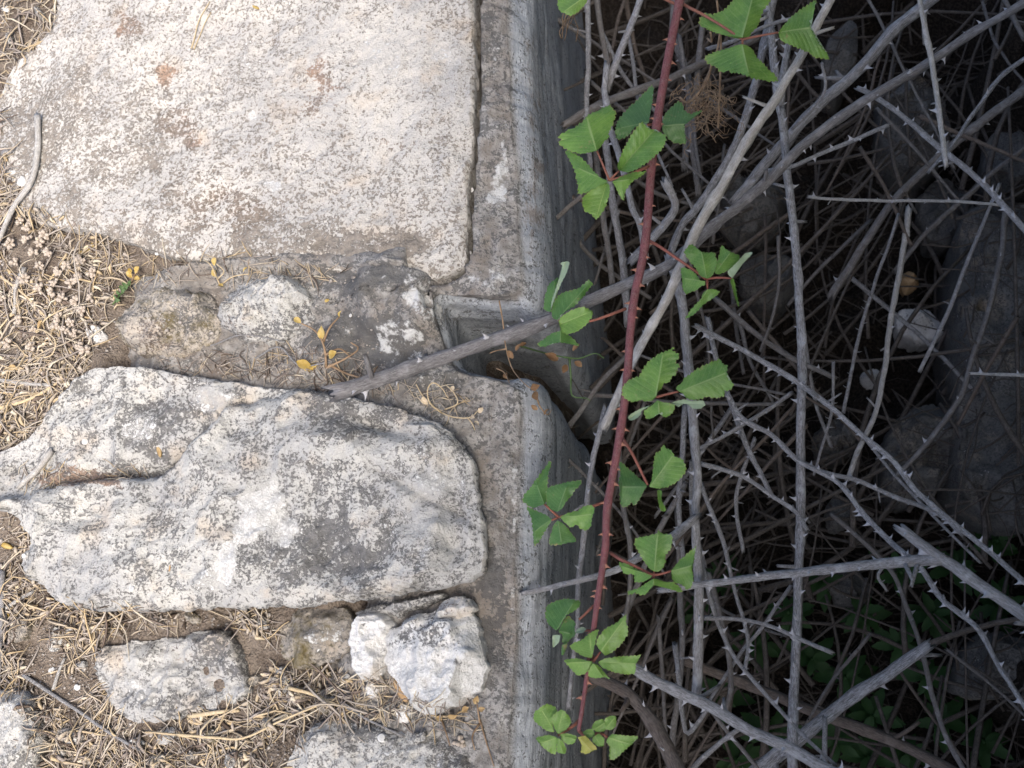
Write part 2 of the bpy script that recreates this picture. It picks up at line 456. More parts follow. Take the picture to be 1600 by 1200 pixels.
# ================================================================== the channel wall with its notch
def chaikin(P, n=2, closed=False):
    P = np.asarray(P, float)
    for _ in range(n):
        if closed:
            Q = np.roll(P, -1, 0)
            P = np.stack([0.75 * P + 0.25 * Q, 0.25 * P + 0.75 * Q], 1).reshape(-1, P.shape[1])
        else:
            A, B = P[:-1], P[1:]
            R = np.stack([0.75 * A + 0.25 * B, 0.25 * A + 0.75 * B], 1).reshape(-1, P.shape[1])
            P = np.concatenate([P[:1], R, P[-1:]])
    return P
def resample(P, step=None, n=None, closed=False):
    P = np.asarray(P, float)
    if closed: P = np.concatenate([P, P[:1]])
    d = np.concatenate([[0], np.cumsum(np.linalg.norm(np.diff(P, axis=0), axis=1))])
    if n is None: n = max(2, int(d[-1] / step) + 1)
    s = np.linspace(0, d[-1], n + 1 if closed else n)
    Q = np.stack([np.interp(s, d, P[:, k]) for k in range(P.shape[1])], -1)
    return Q[:-1] if closed else Q

C = resample(chaikin(_lw, 1), step=0.0022)
C = np.concatenate([C[:1] + np.array([[-0.02, 1.0]]) * np.array([[4], [2], [1], [0.5], [0.25], [0.1]]) - 0, C,
                    C[-1:] + np.array([[0.0, -1.0]]) * np.array([[0.1], [0.25], [0.5], [1], [2], [4]])])
nC = len(C)
sC = np.concatenate([[0], np.cumsum(np.linalg.norm(np.diff(C, axis=0), axis=1))])
def _nearest(px, py):
    return sC[np.argmin(np.linalg.norm(C - at(px, py, -0.004)[:2], axis=1))]
s1, sm, s2 = _nearest(813, 445), _nearest(688, 525), _nearest(803, 612)
y1, y2 = at(813, 452, 0)[1], at(803, 605, 0)[1]
yq = np.interp(sC, [0, s1 - 0.25, s1, sm, s2, s2 + 0.25, sC[-1]],
               [C[0, 1], np.interp(s1 - 0.25, sC, C[:, 1]), y1 + 0.045, (y1 + y2) / 2, y2 - 0.045, np.interp(s2 + 0.25, sC, C[:, 1]), C[-1, 1]])
xq = np.full(nC, at(120.0, 500.0, 0)[0])
Tn = np.gradient(C, axis=0); Tn /= np.linalg.norm(Tn, axis=1)[:, None]
Nn = np.stack([-Tn[:, 1], Tn[:, 0]], -1)      # points into the gully when walking from top to bottom
if Nn[len(C) // 6, 0] < 0: Nn = -Nn
bat = 0.020 * sstep(-0.030, -0.004, C[:, 0] - lip_x(C[:, 1])) * sstep(0.1, 0.8, Nn[:, 0])
KT, KF = 100, 80
tt = np.linspace(1, 0, KT) ** 1.7
rowsV, rowsF, rowsD = [], [], []
for t in tt:
    P = C * (1 - t) + np.stack([xq, yq], -1) * t
    d = np.linalg.norm(P - C, axis=1)
    px, py = pix(np.concatenate([P, np.zeros((nC, 1))], 1))
    z = -0.005 + 0.0045 * fbm(P[:, 0] * 22, P[:, 1] * 22, seed=31) + 0.0016 * fbm(P[:, 0] * 130, P[:, 1] * 130, seed=32, octs=3)
    z -= 0.036 * sstep(-70, 70, xb_of(py) - px)
    z += 0.010 * np.exp(-((px - 560) / 110) ** 2 - ((py - 455) / 40) ** 2)
    z += 0.008 * sstep(378, 402, py) * (1 - sstep(405, 445, py)) * sstep(200, 280, px) * (1 - sstep(640, 700, px))
    z += 0.0035 * fbm(P[:, 0] * 60, P[:, 1] * 60, seed=36, octs=3) * (1 - sstep(680, 740, px))
    hump = 0.018 * (1 - sstep(0.55, 1.1, np.hypot((px - 620) / 75, (py - 470) / 75)))
    z += hump
    z -= np.where(bat > 0.01, 0.005 * (1 - np.clip(d / 0.022, 0, 1)) ** 2, 0.011 * (1 - np.sqrt(np.clip(1 - (1 - np.clip(d / 0.012, 0, 1)) ** 2, 0, 1))))
    xe = np.interp(py, [-150, -60, 60, 140, 220, 290, 350, 400, 416, 430], [736, 742, 741, 743, 738, 733, 728, 728, 722, 700])
    z -= 0.06 * (1 - sstep(xe + 4, xe + 9, px)) * (py < 428) * (px > 640)
    gxy = np.stack([px, py], -1)
    gd = np.full(nC, 99.0)
    for (ax, ay), (bx, by) in zip([(728, 404), (716, 424), (696, 437), (676, 446), (668, 458)], [(716, 424), (696, 437), (676, 446), (668, 458), (672, 480)]):
        h_ = np.clip(((px - ax) * (bx - ax) + (py - ay) * (by - ay)) / ((bx - ax) ** 2 + (by - ay) ** 2), 0, 1)
        gd = np.minimum(gd, np.hypot(px - ax - h_ * (bx - ax), py - ay - h_ * (by - ay)))
    z -= 0.016 * (1 - sstep(2, 8, gd))
    z += 0.006 * (1 - sstep(740, 790, px)) * (py < 420)
    rowsV.append(np.concatenate([P, z[:, None]], 1)); rowsF.append(np.zeros(nC)); rowsD.append(d)
ztop = rowsV[-1][:, 2].copy()
for k in range(1, KF + 1):
    u = (k / KF) ** 2.0
    z = ztop * (1 - u) + (-0.85) * u
    dep = ztop - z
    off = 0.004 * sstep(0, 0.02, dep) + bat * (1 - (1 - np.clip(dep / 0.06, 0, 1)) ** 2.5) + 0.0016 * fbm(C[:, 1] * 7, z * 70, seed=41, octs=4) + 0.004 * fbm(C[:, 1] * 5, z * 9, C[:, 0] * 9, seed=43)
    P = C + Nn * off[:, None]
    rowsV.append(np.concatenate([P, z[:, None]], 1)); rowsF.append(sstep(0.0, 0.009, dep)); rowsD.append(dep)
# back skirt, so that the wall is a solid body
bk = rowsV[0].copy(); bk[:, 2] = -0.85
rowsV.insert(0, bk); rowsF.insert(0, np.zeros(nC)); rowsD.insert(0, np.zeros(nC))
wv = np.concatenate(rowsV); wf = grid_faces(len(rowsV), nC)
wpx, wpy = pix(wv)
WALL_BLOBS = [(782, 290, 16, 50, 1, .55), (775, 120, 12, 60, 1, .25), (790, 190, 10, 40, 1, .3), (765, 430, 30, 18, 1, .35), (740, 215, 14, 60, 0, .2),
              (762, 60, 20, 60, 0, .25), (836, 120, 18, 150, 2, .4), (834, 300, 16, 90, 2, .42), (820, 380, 14, 60, 2, .35), (765, 330, 14, 40, 2, .3),
              (575, 525, 105, 70, 0, .7), (560, 440, 90, 25, 0, .5), (640, 520, 60, 80, 1, .3), (560, 500, 90, 60, 1, .16), (700, 600, 40, 40, 0, .35), (655, 470, 30, 40, 1, .25),
              (250, 560, 120, 60, 2, .35), (430, 560, 90, 40, 2, .4), (745, 640, 22, 40, 2, .35), (775, 760, 18, 110, 2, .25), (770, 920, 18, 100, 0, .55),
              (785, 900, 14, 120, 2, .35), (745, 980, 20, 40, 0, .6), (803, 980, 7, 160, 1, .35), (806, 760, 8, 90, 1, .3), (770, 1150, 25, 60, 2, .35),
              (560, 1130, 90, 50, 0, .35), (470, 1000, 60, 60, 2, .4), (740, 1140, 30, 50, 1, .15), (780, 700, 20, 60, 1, .2)]
wl = blobs(wpx, wpy, WALL_BLOBS, 4)
wo_ = wv.mean(0); wo_ = np.array([C[nC // 2, 0], 0.3, -0.85])
me = mesh_from('channel_wall', wv - wo_, wf, MAT['concrete'])
add_attr(me, 'lich', wl); add_attr(me, 'face', np.concatenate(rowsF), 'FLOAT')
wall = link('channel_wall', me, wo_, label='grey weathered concrete channel wall with a square notch, stones bedded along its top', cat='wall')
wall_dn = wf[(np.arange(len(wf)) // (nC - 1) > 0)]
DROP.append((wv, wall_dn))
# earth lodged in the notch
npx, npy = np.meshgrid(np.linspace(690, 850, 44), np.linspace(450, 720, 60))
P0 = at(npx.ravel(), npy.ravel(), -0.20)
vv = lip_x(P0[:, 1]) - P0[:, 0]
P0[:, 2] = -0.20 - 0.06 * (1 - sstep(0.03, 0.09, vv)) - 0.45 * (1 - sstep(-0.012, 0.03, vv)) + 0.006 * fbm(P0[:, 0] * 60, P0[:, 1] * 60, seed=51)
f0 = grid_faces(60, 44)
me = mesh_from('notch_earth', P0 - wo_, f0, MAT['soil'])
link('notch_earth', me, parent=wall)
DROP.append((P0, f0))

# ================================================================== stones
def stone(name, outline, ztop, depth, label, mat, N=220, K=60, center=None, edge=0.02, drop=0.012, amp=0.004, freq=18, jit=0.0022,
          feat=None, masks=None, group=None, seed=1, taper=0.006, cat='stone', zout=None, tilt=(0, 0), smooth=2, rest=None):
    zo = ztop - drop if zout is None else zout
    O = at([p[0] for p in outline], [p[1] for p in outline], zo)[:, :2]
    O = resample(chaikin(O, smooth, True), n=N, closed=True)
    c = O.mean(0) if center is None else at(center[0], center[1], zo)[:2]
    ang = np.linspace(0, 2 * np.pi, N, endpoint=False)
    rad = O - c; R = np.linalg.norm(rad, axis=1)[:, None]
    pr = np.cumsum(np.linalg.norm(np.diff(np.concatenate([O, O[:1]]), axis=0), axis=1))
    jx = fbm(np.cos(ang) * pr[-1] * 12, np.sin(ang) * pr[-1] * 12, seed=seed + 70, octs=4, gain=0.6)
    O = O + rad / R * (jx * jit)[:, None]; rad = O - c
    V = []
    s = 1 - (1 - np.linspace(0, 1, K + 1)[1:]) ** 1.6
    s[-1] = 1.0
    XY = (c + rad[None] * s[:, None, None]).reshape(-1, 2)
    XY = np.concatenate([c[None], XY])
    d = np.full(len(XY), 9.0)
    for i in range(0, N, 2):
        d = np.minimum(d, np.linalg.norm(XY - O[i], axis=1))
    px, py = pix(np.concatenate([XY, np.full((len(XY), 1), ztop)], 1))
    ev = edge * np.clip(0.75 + 1.1 * fbm(XY[:, 0] * 30, XY[:, 1] * 30, seed=seed + 55, octs=3), 0.25, 1.9)
    q = np.clip(d / ev, 0, 1)
    z = ztop - drop * (1 - q) ** 1.5 * 1.0
    z += amp * fbm(XY[:, 0] * freq, XY[:, 1] * freq, seed=seed, octs=3) * (0.35 + 0.65 * q)
    z += amp * 0.45 * (1 - np.abs(fbm(XY[:, 0] * freq * 2.7, XY[:, 1] * freq * 2.7, seed=seed + 5, octs=3)) * 2) * (0.3 + 0.7 * q)
    z += 0.0009 * fbm(XY[:, 0] * 120, XY[:, 1] * 120, seed=seed + 9, octs=1)
    if feat is not None: z = z + feat(px, py) * (0.25 + 0.75 * q)
    z += (XY[:, 0] - c[0]) * tilt[0] + (XY[:, 1] - c[1]) * tilt[1]
    V.append(np.concatenate([XY, z[:, None]], 1))
    zr = z[-N:]
    SM = 12
    for k in range(1, SM + 1):
        u = k / SM
        off = 0.25 * taper * math.sin(min(1, u * 3) * math.pi) - taper * u * u + 0.0022 * fbm(np.cos(ang) * pr[-1] * 16, np.sin(ang) * pr[-1] * 16, np.full(N, u * depth * 60), seed=seed + 33) * min(1, u * 4)
        P = O + rad / np.linalg.norm(rad, axis=1)[:, None] * np.reshape(off, (-1, 1))
        V.append(np.concatenate([P, (zr - u * depth)[:, None]], 1))
    V = np.concatenate(V)
    nr = K + SM
    Fq = grid_faces(nr, N, True, 1)
    fan = [(0, 1 + i, 1 + (i + 1) % N) for i in range(N)]
    quads = np.concatenate([Fq, np.array([(0, 0, 0, 0)])])[:-1]
    bot = len(V); cb = np.array([[c[0], c[1], V[-N:, 2].mean()]])
    V = np.concatenate([V, cb])
    last = bot - N
    faces = [tuple(f) for f in quads.tolist()] + fan + [(last + (i + 1) % N, last + i, bot) for i in range(N)]
    org = np.array([c[0], c[1], V[:, 2].min()])
    me = mesh_from(name, V - org, faces, mat)
    vx, vy = pix(V)
    add_attr(me, 'lich', blobs(vx, vy, masks or [], seed + 2))
    o = link(name, me, org, label=label, cat=cat, group=group)
    # make sure the normals look outwards
    import bmesh
    bm = bmesh.new(); bm.from_mesh(me); bmesh.ops.recalc_face_normals(bm, faces=bm.faces[:]); bm.to_mesh(me); bm.free()
    tri = np.array([(a[0], a[1], a[2], a[3]) if len(a) == 4 else (a[0], a[1], a[2], a[2]) for a in faces])
    DROP.append((V, tri))
    return o

def slab_feat(px, py):
    z = -0.006 * sstep(690, 742, px) * (0.5 + 0.5 * fbm(px / 30, py / 60, seed=81))
    z -= 0.008 * sstep(330, 440, py - 0.06 * (px - 300)) * (1 - sstep(600, 700, px))
    z -= 0.010 * sstep(120, 0, px)
    z -= 0.005 * np.exp(-((px - 690) / 25) ** 2 - ((py - 70) / 60) ** 2)
    z -= 0.003 * np.exp(-((px - 255) / 22) ** 2 - ((py - 112) / 16) ** 2)
    return z
stone('stone_slab', [(60, -150), (300, -190), (700, -180), (742, -60), (741, 60), (743, 140), (738, 220), (733, 290), (728, 350), (728, 398), (722, 416), (702, 428),
                     (672, 438), (640, 432), (560, 424), (450, 414), (330, 408), (250, 398), (195, 372), (110, 356), (40, 345), (8, 275), (-14, 180), (12, 105), (72, 62), (98, 0), (60, -70)],
      0.010, 0.06, 'large pale flat slab filling the upper left, its right edge cracked from the concrete', MAT['slab'], N=420, K=150, center=(400, 140),
      edge=0.016, drop=0.009, amp=0.003, freq=11, feat=slab_feat, seed=101, taper=0.003, smooth=1, jit=0.0014,
      masks=[(255, 112, 26, 20, 2, .9), (290, 195, 40, 28, 2, .6), (205, 42, 22, 22, 2, .55), (175, 55, 14, 30, 2, .4), (320, 300, 110, 60, 2, .28), (360, 330, 70, 40, 2, .3),
             (480, 150, 50, 40, 2, .3), (520, 110, 30, 25, 2, .4), (430, 70, 25, 15, 2, .4), (380, 45, 30, 16, 2, .3), (610, 230, 30, 20, 2, .3),
             (430, 290, 20, 10, 1, .7), (395, 180, 10, 8, 1, .7), (400, 90, 160, 80, 1, .16), (620, 60, 90, 70, 1, .2), (715, 150, 25, 130, 1, .2), (150, 120, 60, 60, 1, .15),
             (600, 390, 70, 40, 0, .6), (690, 230, 20, 30, 0, .35), (630, 395, 30, 25, 0, .5), (450, 385, 120, 40, 0, .5), (250, 385, 90, 35, 0, .5), (150, 220, 130, 90, 0, .3), (60, 190, 60, 100, 0, .3), (330, 330, 160, 60, 0, .22), (520, 200, 90, 60, 2, .15), (550, 40, 36, 22, 2, .3), (185, 330, 20, 12, 2, .5), (110, 320, 80, 40, 0, .2),
             (610, 130, 120, 150, 0, -.2)])
def big_feat(px, py):
    yc = np.interp(px, [-60, 60, 120, 230, 265, 300, 345, 400, 470, 560], [795, 770, 750, 744, 716, 690, 645, 620, 608, 600])
    s = yc - py + 5 * fbm(px / 30, py / 30, seed=91)
    wgt = 1 - 0.6 * sstep(250, 340, px)
    z = -0.019 * sstep(-2, 14, s) * (1 - 0.5 * sstep(300, 480, px)) - 0.014 * np.exp(-((s - 8) / 12) ** 2) * wgt * sstep(20, 90, px)
    z -= 0.020 * sstep(672, 752, px + 12 * fbm(px / 40, py / 40, seed=92))
    z -= 0.018 * np.exp(-((px - 585) / 65) ** 2 - ((py - 660 - 0.25 * (px - 585)) / 16) ** 2)
    z -= 0.007 * np.exp(-((px - 700) / 16) ** 2 - ((py - 820) / 70) ** 2)
    z += 0.008 * np.exp(-((px - 430) / 130) ** 2 - ((py - 700) / 40) ** 2)
    z += 0.010 * (0.35 - np.abs(fbm(px / 130, py / 110, seed=97, octs=2)))
    z -= 0.006 * np.exp(-(((py - 760) - 0.55 * (px - 640)) / 9) ** 2) * sstep(560, 620, px)
    z -= 0.005 * np.exp(-((px - 520) / 60) ** 2 - ((py - 850) / 40) ** 2)
    z -= 0.004 * np.exp(-((px - 331) / 7) ** 2 - ((py - 636) / 5) ** 2)
    return z
stone('furrowed_stone', [(125, 577), (200, 569), (300, 587), (400, 604), (490, 612), (560, 625), (640, 645), (690, 668), (722, 700), (742, 750), (748, 830), (755, 882), (745, 902), (700, 914), (640, 924),
                         (560, 935), (470, 940), (300, 949), (200, 952), (120, 949), (85, 935), (60, 907), (38, 880), (54, 845), (30, 802), (-15, 795), (-60, 770), (-60, 715), (0, 702), (45, 680), (78, 628)],
      0.030, 0.056, 'big grey limestone block crossed by a dirt-filled furrow, below the notch', MAT['stone'], N=420, K=150, center=(400, 765),
      edge=0.02, drop=0.012, amp=0.005, freq=13, feat=big_feat, seed=131, taper=0.012, smooth=1, jit=0.0022,
      masks=[(405, 800, 45, 45, 1, 1.0), (358, 872, 16, 26, 1, 1.0), (440, 830, 25, 30, 1, .8), (335, 622, 32, 16, 1, .45), (220, 668, 26, 18, 1, .5), (315, 905, 35, 18, 1, .4), (665, 850, 45, 50, 1, .15), (690, 720, 40, 40, 1, .25), (620, 750, 70, 60, 1, .15),
             (205, 920, 10, 8, 1, .9), (510, 870, 110, 60, 0, .8), (230, 660, 70, 45, 0, .55), (205, 872, 45, 18, 0, .45), (560, 650, 70, 30, 0, .5), (420, 700, 60, 30, 0, .25), (540, 770, 60, 40, 0, .35), (230, 735, 60, 20, 0, .4),
             (260, 620, 60, 30, 2, .3), (130, 745, 80, 16, 2, .9), (470, 715, 25, 25, 2, .25), (650, 810, 50, 60, 0, -.35), (130, 840, 70, 60, 0, -.15), (480, 720, 120, 40, 0, -.15)])
M_ = MAT
SMALL = [
 ('bedded_stone', [(190, 500), (215, 462), (250, 448), (300, 455), (338, 470), (348, 500), (335, 535), (290, 556), (230, 556), (192, 535)], 0.020, 0.05, 'brown mossy stone half sunk in mortar, left of its grey twin, above the furrowed block', 'mossy',
  [(265, 480, 40, 25, 1, .25), (230, 520, 40, 30, 2, .5), (300, 500, 25, 20, 0, .5)], dict(edge=0.035, drop=0.022, amp=0.0045, smooth=1)),
 ('bedded_stone', [(345, 500), (352, 465), (385, 440), (430, 433), (470, 440), (492, 465), (490, 500), (460, 525), (400, 530), (360, 525)], 0.026, 0.055, 'grey lichened stone half sunk in mortar with a white patch, right of the mossy one', 'stone',
  [(465, 462, 16, 16, 1, .8), (410, 455, 35, 18, 1, .25), (440, 510, 50, 20, 0, .5), (380, 500, 30, 20, 2, .35)], dict(edge=0.03, drop=0.026, amp=0.0045, smooth=1)),
 ('flat_stone', [(158, 1015), (200, 1003), (265, 998), (330, 985), (362, 992), (385, 1030), (393, 1070), (382, 1095), (330, 1108), (290, 1120), (230, 1132), (190, 1122), (165, 1090), (150, 1050)], -0.004, 0.04, 'flat buried stone, cream on the left and dark grey on the right, among straw', 'stone',
  [(345, 1020, 40, 40, 0, .75), (250, 1045, 60, 25, 1, .12), (225, 1085, 25, 18, 1, .45), (340, 1070, 40, 16, 1, .35), (240, 1030, 80, 30, 0, -.4), (260, 1020, 60, 20, 2, .3), (290, 1100, 60, 20, 0, .35)], dict(edge=0.012, drop=0.007, amp=0.007, smooth=1, jit=0.003, freq=20)),
 ('round_stone', [(436, 1000), (448, 962), (490, 947), (536, 945), (550, 968), (549, 1008), (530, 1036), (482, 1046), (446, 1036)], 0.010, 0.045, 'earthy rounded stone tucked under the lower edge of the furrowed block', 'mossy', [(505, 985, 30, 25, 1, .45), (470, 1010, 30, 30, 2, .3)], dict(edge=0.03, drop=0.02, amp=0.0045, smooth=1, jit=0.003)),
 ('upright_stone', [(548, 978), (566, 956), (606, 960), (626, 972), (606, 1000), (602, 1048), (590, 1066), (560, 1062), (550, 1025)], 0.012, 0.05, 'narrow pale stone wedged beside the brightest white stone', 'white', [(580, 970, 30, 12, 0, .5), (575, 1030, 20, 30, 1, .2)], dict(edge=0.018, drop=0.014)),
 ('white_stone', [(598, 1002), (620, 975), (655, 960), (688, 958), (720, 955), (742, 965), (750, 1005), (762, 1032), (755, 1070), (738, 1086), (702, 1104), (652, 1118), (628, 1082), (604, 1050)], 0.026, 0.06, 'rounded bright white stone with a black-speckled upper side', 'white',
  [(670, 985, 70, 25, 0, .6), (715, 1035, 14, 10, 0, .8), (640, 1000, 40, 20, 0, .4), (680, 1065, 70, 45, 1, .7), (640, 1040, 40, 30, 1, .6)], dict(edge=0.03, drop=0.02, amp=0.0035, N=240, K=80)),
 ('small_stone', [(676, 952), (698, 935), (732, 933), (744, 950), (736, 966), (704, 974), (684, 968)], 0.022, 0.045, 'small beige stone jammed between the furrowed block and the white stone', 'white', [(710, 950, 20, 14, 2, .2)], dict(edge=0.02, drop=0.014)),
 ('wedge_stone', [(548, 962), (570, 950), (640, 938), (690, 926), (700, 932), (670, 946), (630, 962), (590, 962)], 0.006, 0.03, 'thin grey wedge of stone in the dark gap under the furrowed block', 'stone', [(620, 950, 60, 20, 0, .4)], dict(edge=0.01, drop=0.006, N=120, K=30)),
 ('lichened_stone', [(-50, 1085), (10, 1076), (42, 1088), (58, 1120), (62, 1170), (50, 1240), (-50, 1250)], 0.008, 0.045, 'blue-grey lichened stone cut by the lower left corner', 'stone', [(10, 1130, 40, 50, 1, .4), (40, 1190, 30, 40, 0, .5)], dict(edge=0.02, drop=0.012)),
 ('kerb_stone', [(448, 1195), (466, 1152), (508, 1122), (580, 1132), (652, 1136), (716, 1150), (742, 1195), (745, 1290), (450, 1290)], 0.002, 0.04, 'dark speckled stone along the bottom edge beside the concrete', 'stone', [(640, 1180, 60, 30, 1, .3), (540, 1150, 60, 30, 0, .35), (700, 1180, 30, 30, 0, .5)], dict(edge=0.025, drop=0.012)),
 ('pebble_stone', [(572, 1072), (590, 1062), (600, 1078), (596, 1095), (578, 1096)], 0.0, 0.02, 'pinkish pebble left of the tan bark chip', 'white', [], dict(edge=0.012, drop=0.009, N=70, K=18)),
 ('pebble_stone', [(596, 1100), (606, 1092), (616, 1105), (610, 1122), (598, 1120)], 0.0, 0.02, 'small grey pebble below the tan bark chip', 'stone', [], dict(edge=0.012, drop=0.009, N=70, K=18)),
 ('pebble_stone', [(618, 1105), (632, 1098), (640, 1112), (634, 1128), (620, 1126)], 0.002, 0.02, 'cream pebble touching the foot of the white stone', 'white', [], dict(edge=0.012, drop=0.009, N=70, K=18)),
 ('pebble_stone', [(230, 1188), (250, 1175), (268, 1182), (272, 1205), (240, 1215)], -0.002, 0.02, 'brown pebble at the bottom edge in straw', 'mossy', [], dict(edge=0.015, drop=0.011, N=70, K=18)),
 ('pebble_stone', [(640, 1150), (652, 1140), (668, 1145), (668, 1158), (648, 1162)], 0.010, 0.02, 'small grey pebble on the kerb stone', 'stone', [], dict(edge=0.012, drop=0.009, N=70, K=18)),
]
for i, (nm, ol, zt, dp, lb, mt, mk, kw) in enumerate(SMALL):
    a = dict(N=160, K=50, seed=200 + i * 13, taper=0.004, amp=0.004, freq=26); a.update(kw)
    stone(nm, ol, zt, dp, lb, M_[mt], masks=mk, **a)

_rr = random.Random(77)
RUB = [(395, 1065), (440, 1062), (462, 1085), (520, 1075), (540, 1060), (470, 1110), (110, 985), (140, 970), (85, 1000), (125, 1040), (75, 1120), (110, 1150), (140, 1185), (90, 1180), (330, 1150), (420, 1130), (300, 1180), (370, 1190), (410, 975), (380, 965), (300, 965),
       (20, 620), (150, 520), (30, 985), (15, 1040), (560, 1095), (590, 1050), (670, 1135), (700, 1128), (510, 1100), (15, 60), (60, 20), (215, 1160), (260, 1150)]
def rubble():
    for i, (x, y) in enumerate(RUB):
        r = _rr.uniform(6, 15)
        stone('rubble_stone', rnd_outline(x, y, r * _rr.uniform(1, 1.5), r * _rr.uniform(.7, 1.1), 900 + i, _rr.uniform(0, 3), 8), _rr.uniform(-0.012, -0.004), 0.02,
              'small angular rubble chip in the straw around the lower left stones', MAT[_rr.choice(['stone', 'stone', 'white', 'mossy'])], N=48, K=12, edge=0.006, drop=0.005, amp=0.002, freq=60, jit=0.001,
              seed=1200 + i, taper=0.001, smooth=1, group='rubble chips in the straw')
# stones lying in the gully
def rnd_outline(cx, cy, rx, ry, seed, rot=0.0, n=11):
    r = random.Random(seed)
    o = []
    for k in range(n):
        a = 2 * math.pi * k / n
        f = r.uniform(0.82, 1.12)
        x, y = math.cos(a) * rx * f, math.sin(a) * ry * f
        o.append((cx + x * math.cos(rot) - y * math.sin(rot), cy + x * math.sin(rot) + y * math.cos(rot)))
    return o
DEEP = [((1560, 570), (85, 260), 0.05, -0.36, 0.24, 'tall dark block standing in the gully at the right edge'),
        ((1440, 710), (62, 82), 0.3, -0.42, 0.16, 'flat grey-green stone leaning on the tall dark block'),
        ((1440, 507), (40, 26), 0.4, -0.44, 0.08, 'pale fist-sized rubble stone in the gully left of the tall block'),
        ((1363, 590), (16, 14), 0.1, -0.47, 0.05, 'small whitish stone below the pale rubble stone in the gully'),
        ((1197, 432), (50, 42), 0.2, -0.42, 0.12, 'rounded beige stone in the gully behind the thorny cane'),
        ((1305, 690), (42, 34), -0.3, -0.44, 0.09, 'dim grey stone crossed by two thorny twigs in the gully'),
        ((1312, 800), (22, 30), 0.4, -0.45, 0.08, 'little upright stone in the gully under the slanting twigs'),
        ((1425, 190), (62, 85), -0.3, -0.42, 0.14, 'pitted grey stone in the gully near the upper right'),
        ((1315, 82), (26, 50), 0.3, -0.42, 0.12, 'narrow stone behind dead canes near the top of the gully'),
        ((1175, 330), (60, 60), 0.1, -0.47, 0.08, 'broad shadowed stone in the gully behind the peeled cane'),
        ((1560, 1040), (75, 55), -0.3, -0.42, 0.13, 'dark boulder beside the green weeds at lower right'),
        ((1420, 440), (14, 14), 0.0, -0.46, 0.05, 'reddish shard lying in the gully litter'),
        ((1330, 920), (32, 30), 0.0, -0.46, 0.08, 'half hidden grey stone above the gully weeds'),
        ((1480, 330), (45, 50), 0.0, -0.46, 0.10, 'blue-grey stone above the tall dark block'),
        ((1585, 250), (50, 60), 0.0, -0.42, 0.14, 'shadowed stone cut by the right edge, above the tall block')]
for i, (c, r, rot, zt, dp, lb) in enumerate(DEEP):
    big = r[1] > 150
    ol = [(1500, 330), (1560, 318), (1660, 330), (1680, 560), (1670, 800), (1600, 828), (1540, 812), (1494, 760), (1500, 640), (1492, 520), (1503, 420)] if big else rnd_outline(c[0], c[1], r[0], r[1], 40 + i, rot)
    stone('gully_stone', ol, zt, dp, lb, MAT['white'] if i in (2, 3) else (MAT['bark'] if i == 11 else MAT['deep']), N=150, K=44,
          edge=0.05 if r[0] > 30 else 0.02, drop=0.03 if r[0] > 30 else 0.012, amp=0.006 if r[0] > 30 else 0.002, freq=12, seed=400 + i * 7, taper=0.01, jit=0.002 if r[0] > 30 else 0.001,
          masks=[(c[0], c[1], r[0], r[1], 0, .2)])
rubble()

# ================================================================== dropping things on what lies below
_bv, _bf, _o = [], [], 0
for V, Fq in DROP:
    _bv.append(V); _bf.append(Fq + _o); _o += len(V)
BVH = BVHTree.FromPolygons(np.concatenate(_bv).tolist(), np.concatenate(_bf).tolist())
def drop(x, y, top=0.3):
    h = BVH.ray_cast(Vector((float(x), float(y), top)), Vector((0, 0, -1)))
    return h[0].z if h[0] is not None else 0.0
def surf(px, py):
    """the visible surface point at a pixel (world)"""
    d = rays(float(px), float(py)); h = BVH.ray_cast(Vector(CAM), Vector(d).normalized())
    return np.array(h[0]) if h[0] is not None else at(px, py, 0.0)

# ================================================================== tubes: canes, twigs, stalks
def catmull(P, step):
    P = np.asarray(P, float)
    if len(P) < 3: return resample(P, step=step)
    Q = np.concatenate([2 * P[:1] - P[1:2], P, 2 * P[-1:] - P[-2:-1]])
    out = []
    for i in range(1, len(Q) - 2):
        t = np.linspace(0, 1, 12, endpoint=False)[:, None]
        p0, p1, p2, p3 = Q[i - 1], Q[i], Q[i + 1], Q[i + 2]
        out.append(0.5 * (2 * p1 + (p2 - p0) * t + (2 * p0 - 5 * p1 + 4 * p2 - p3) * t ** 2 + (3 * p1 - p0 - 3 * p2 + p3) * t ** 3))
    out.append(P[-1:])
    return resample(np.concatenate(out), step=step)
def frames(P):
    T = np.gradient(P, axis=0); T /= np.linalg.norm(T, axis=1)[:, None] + 1e-12
    A = np.zeros_like(P); a = np.cross(T[0], [0.3, 0.2, 0.9]); a /= np.linalg.norm(a); A[0] = a
    for i in range(1, len(P)):
        a = a - T[i] * (a @ T[i]); a /= np.linalg.norm(a) + 1e-12; A[i] = a
    return T, A, np.cross(T, A)
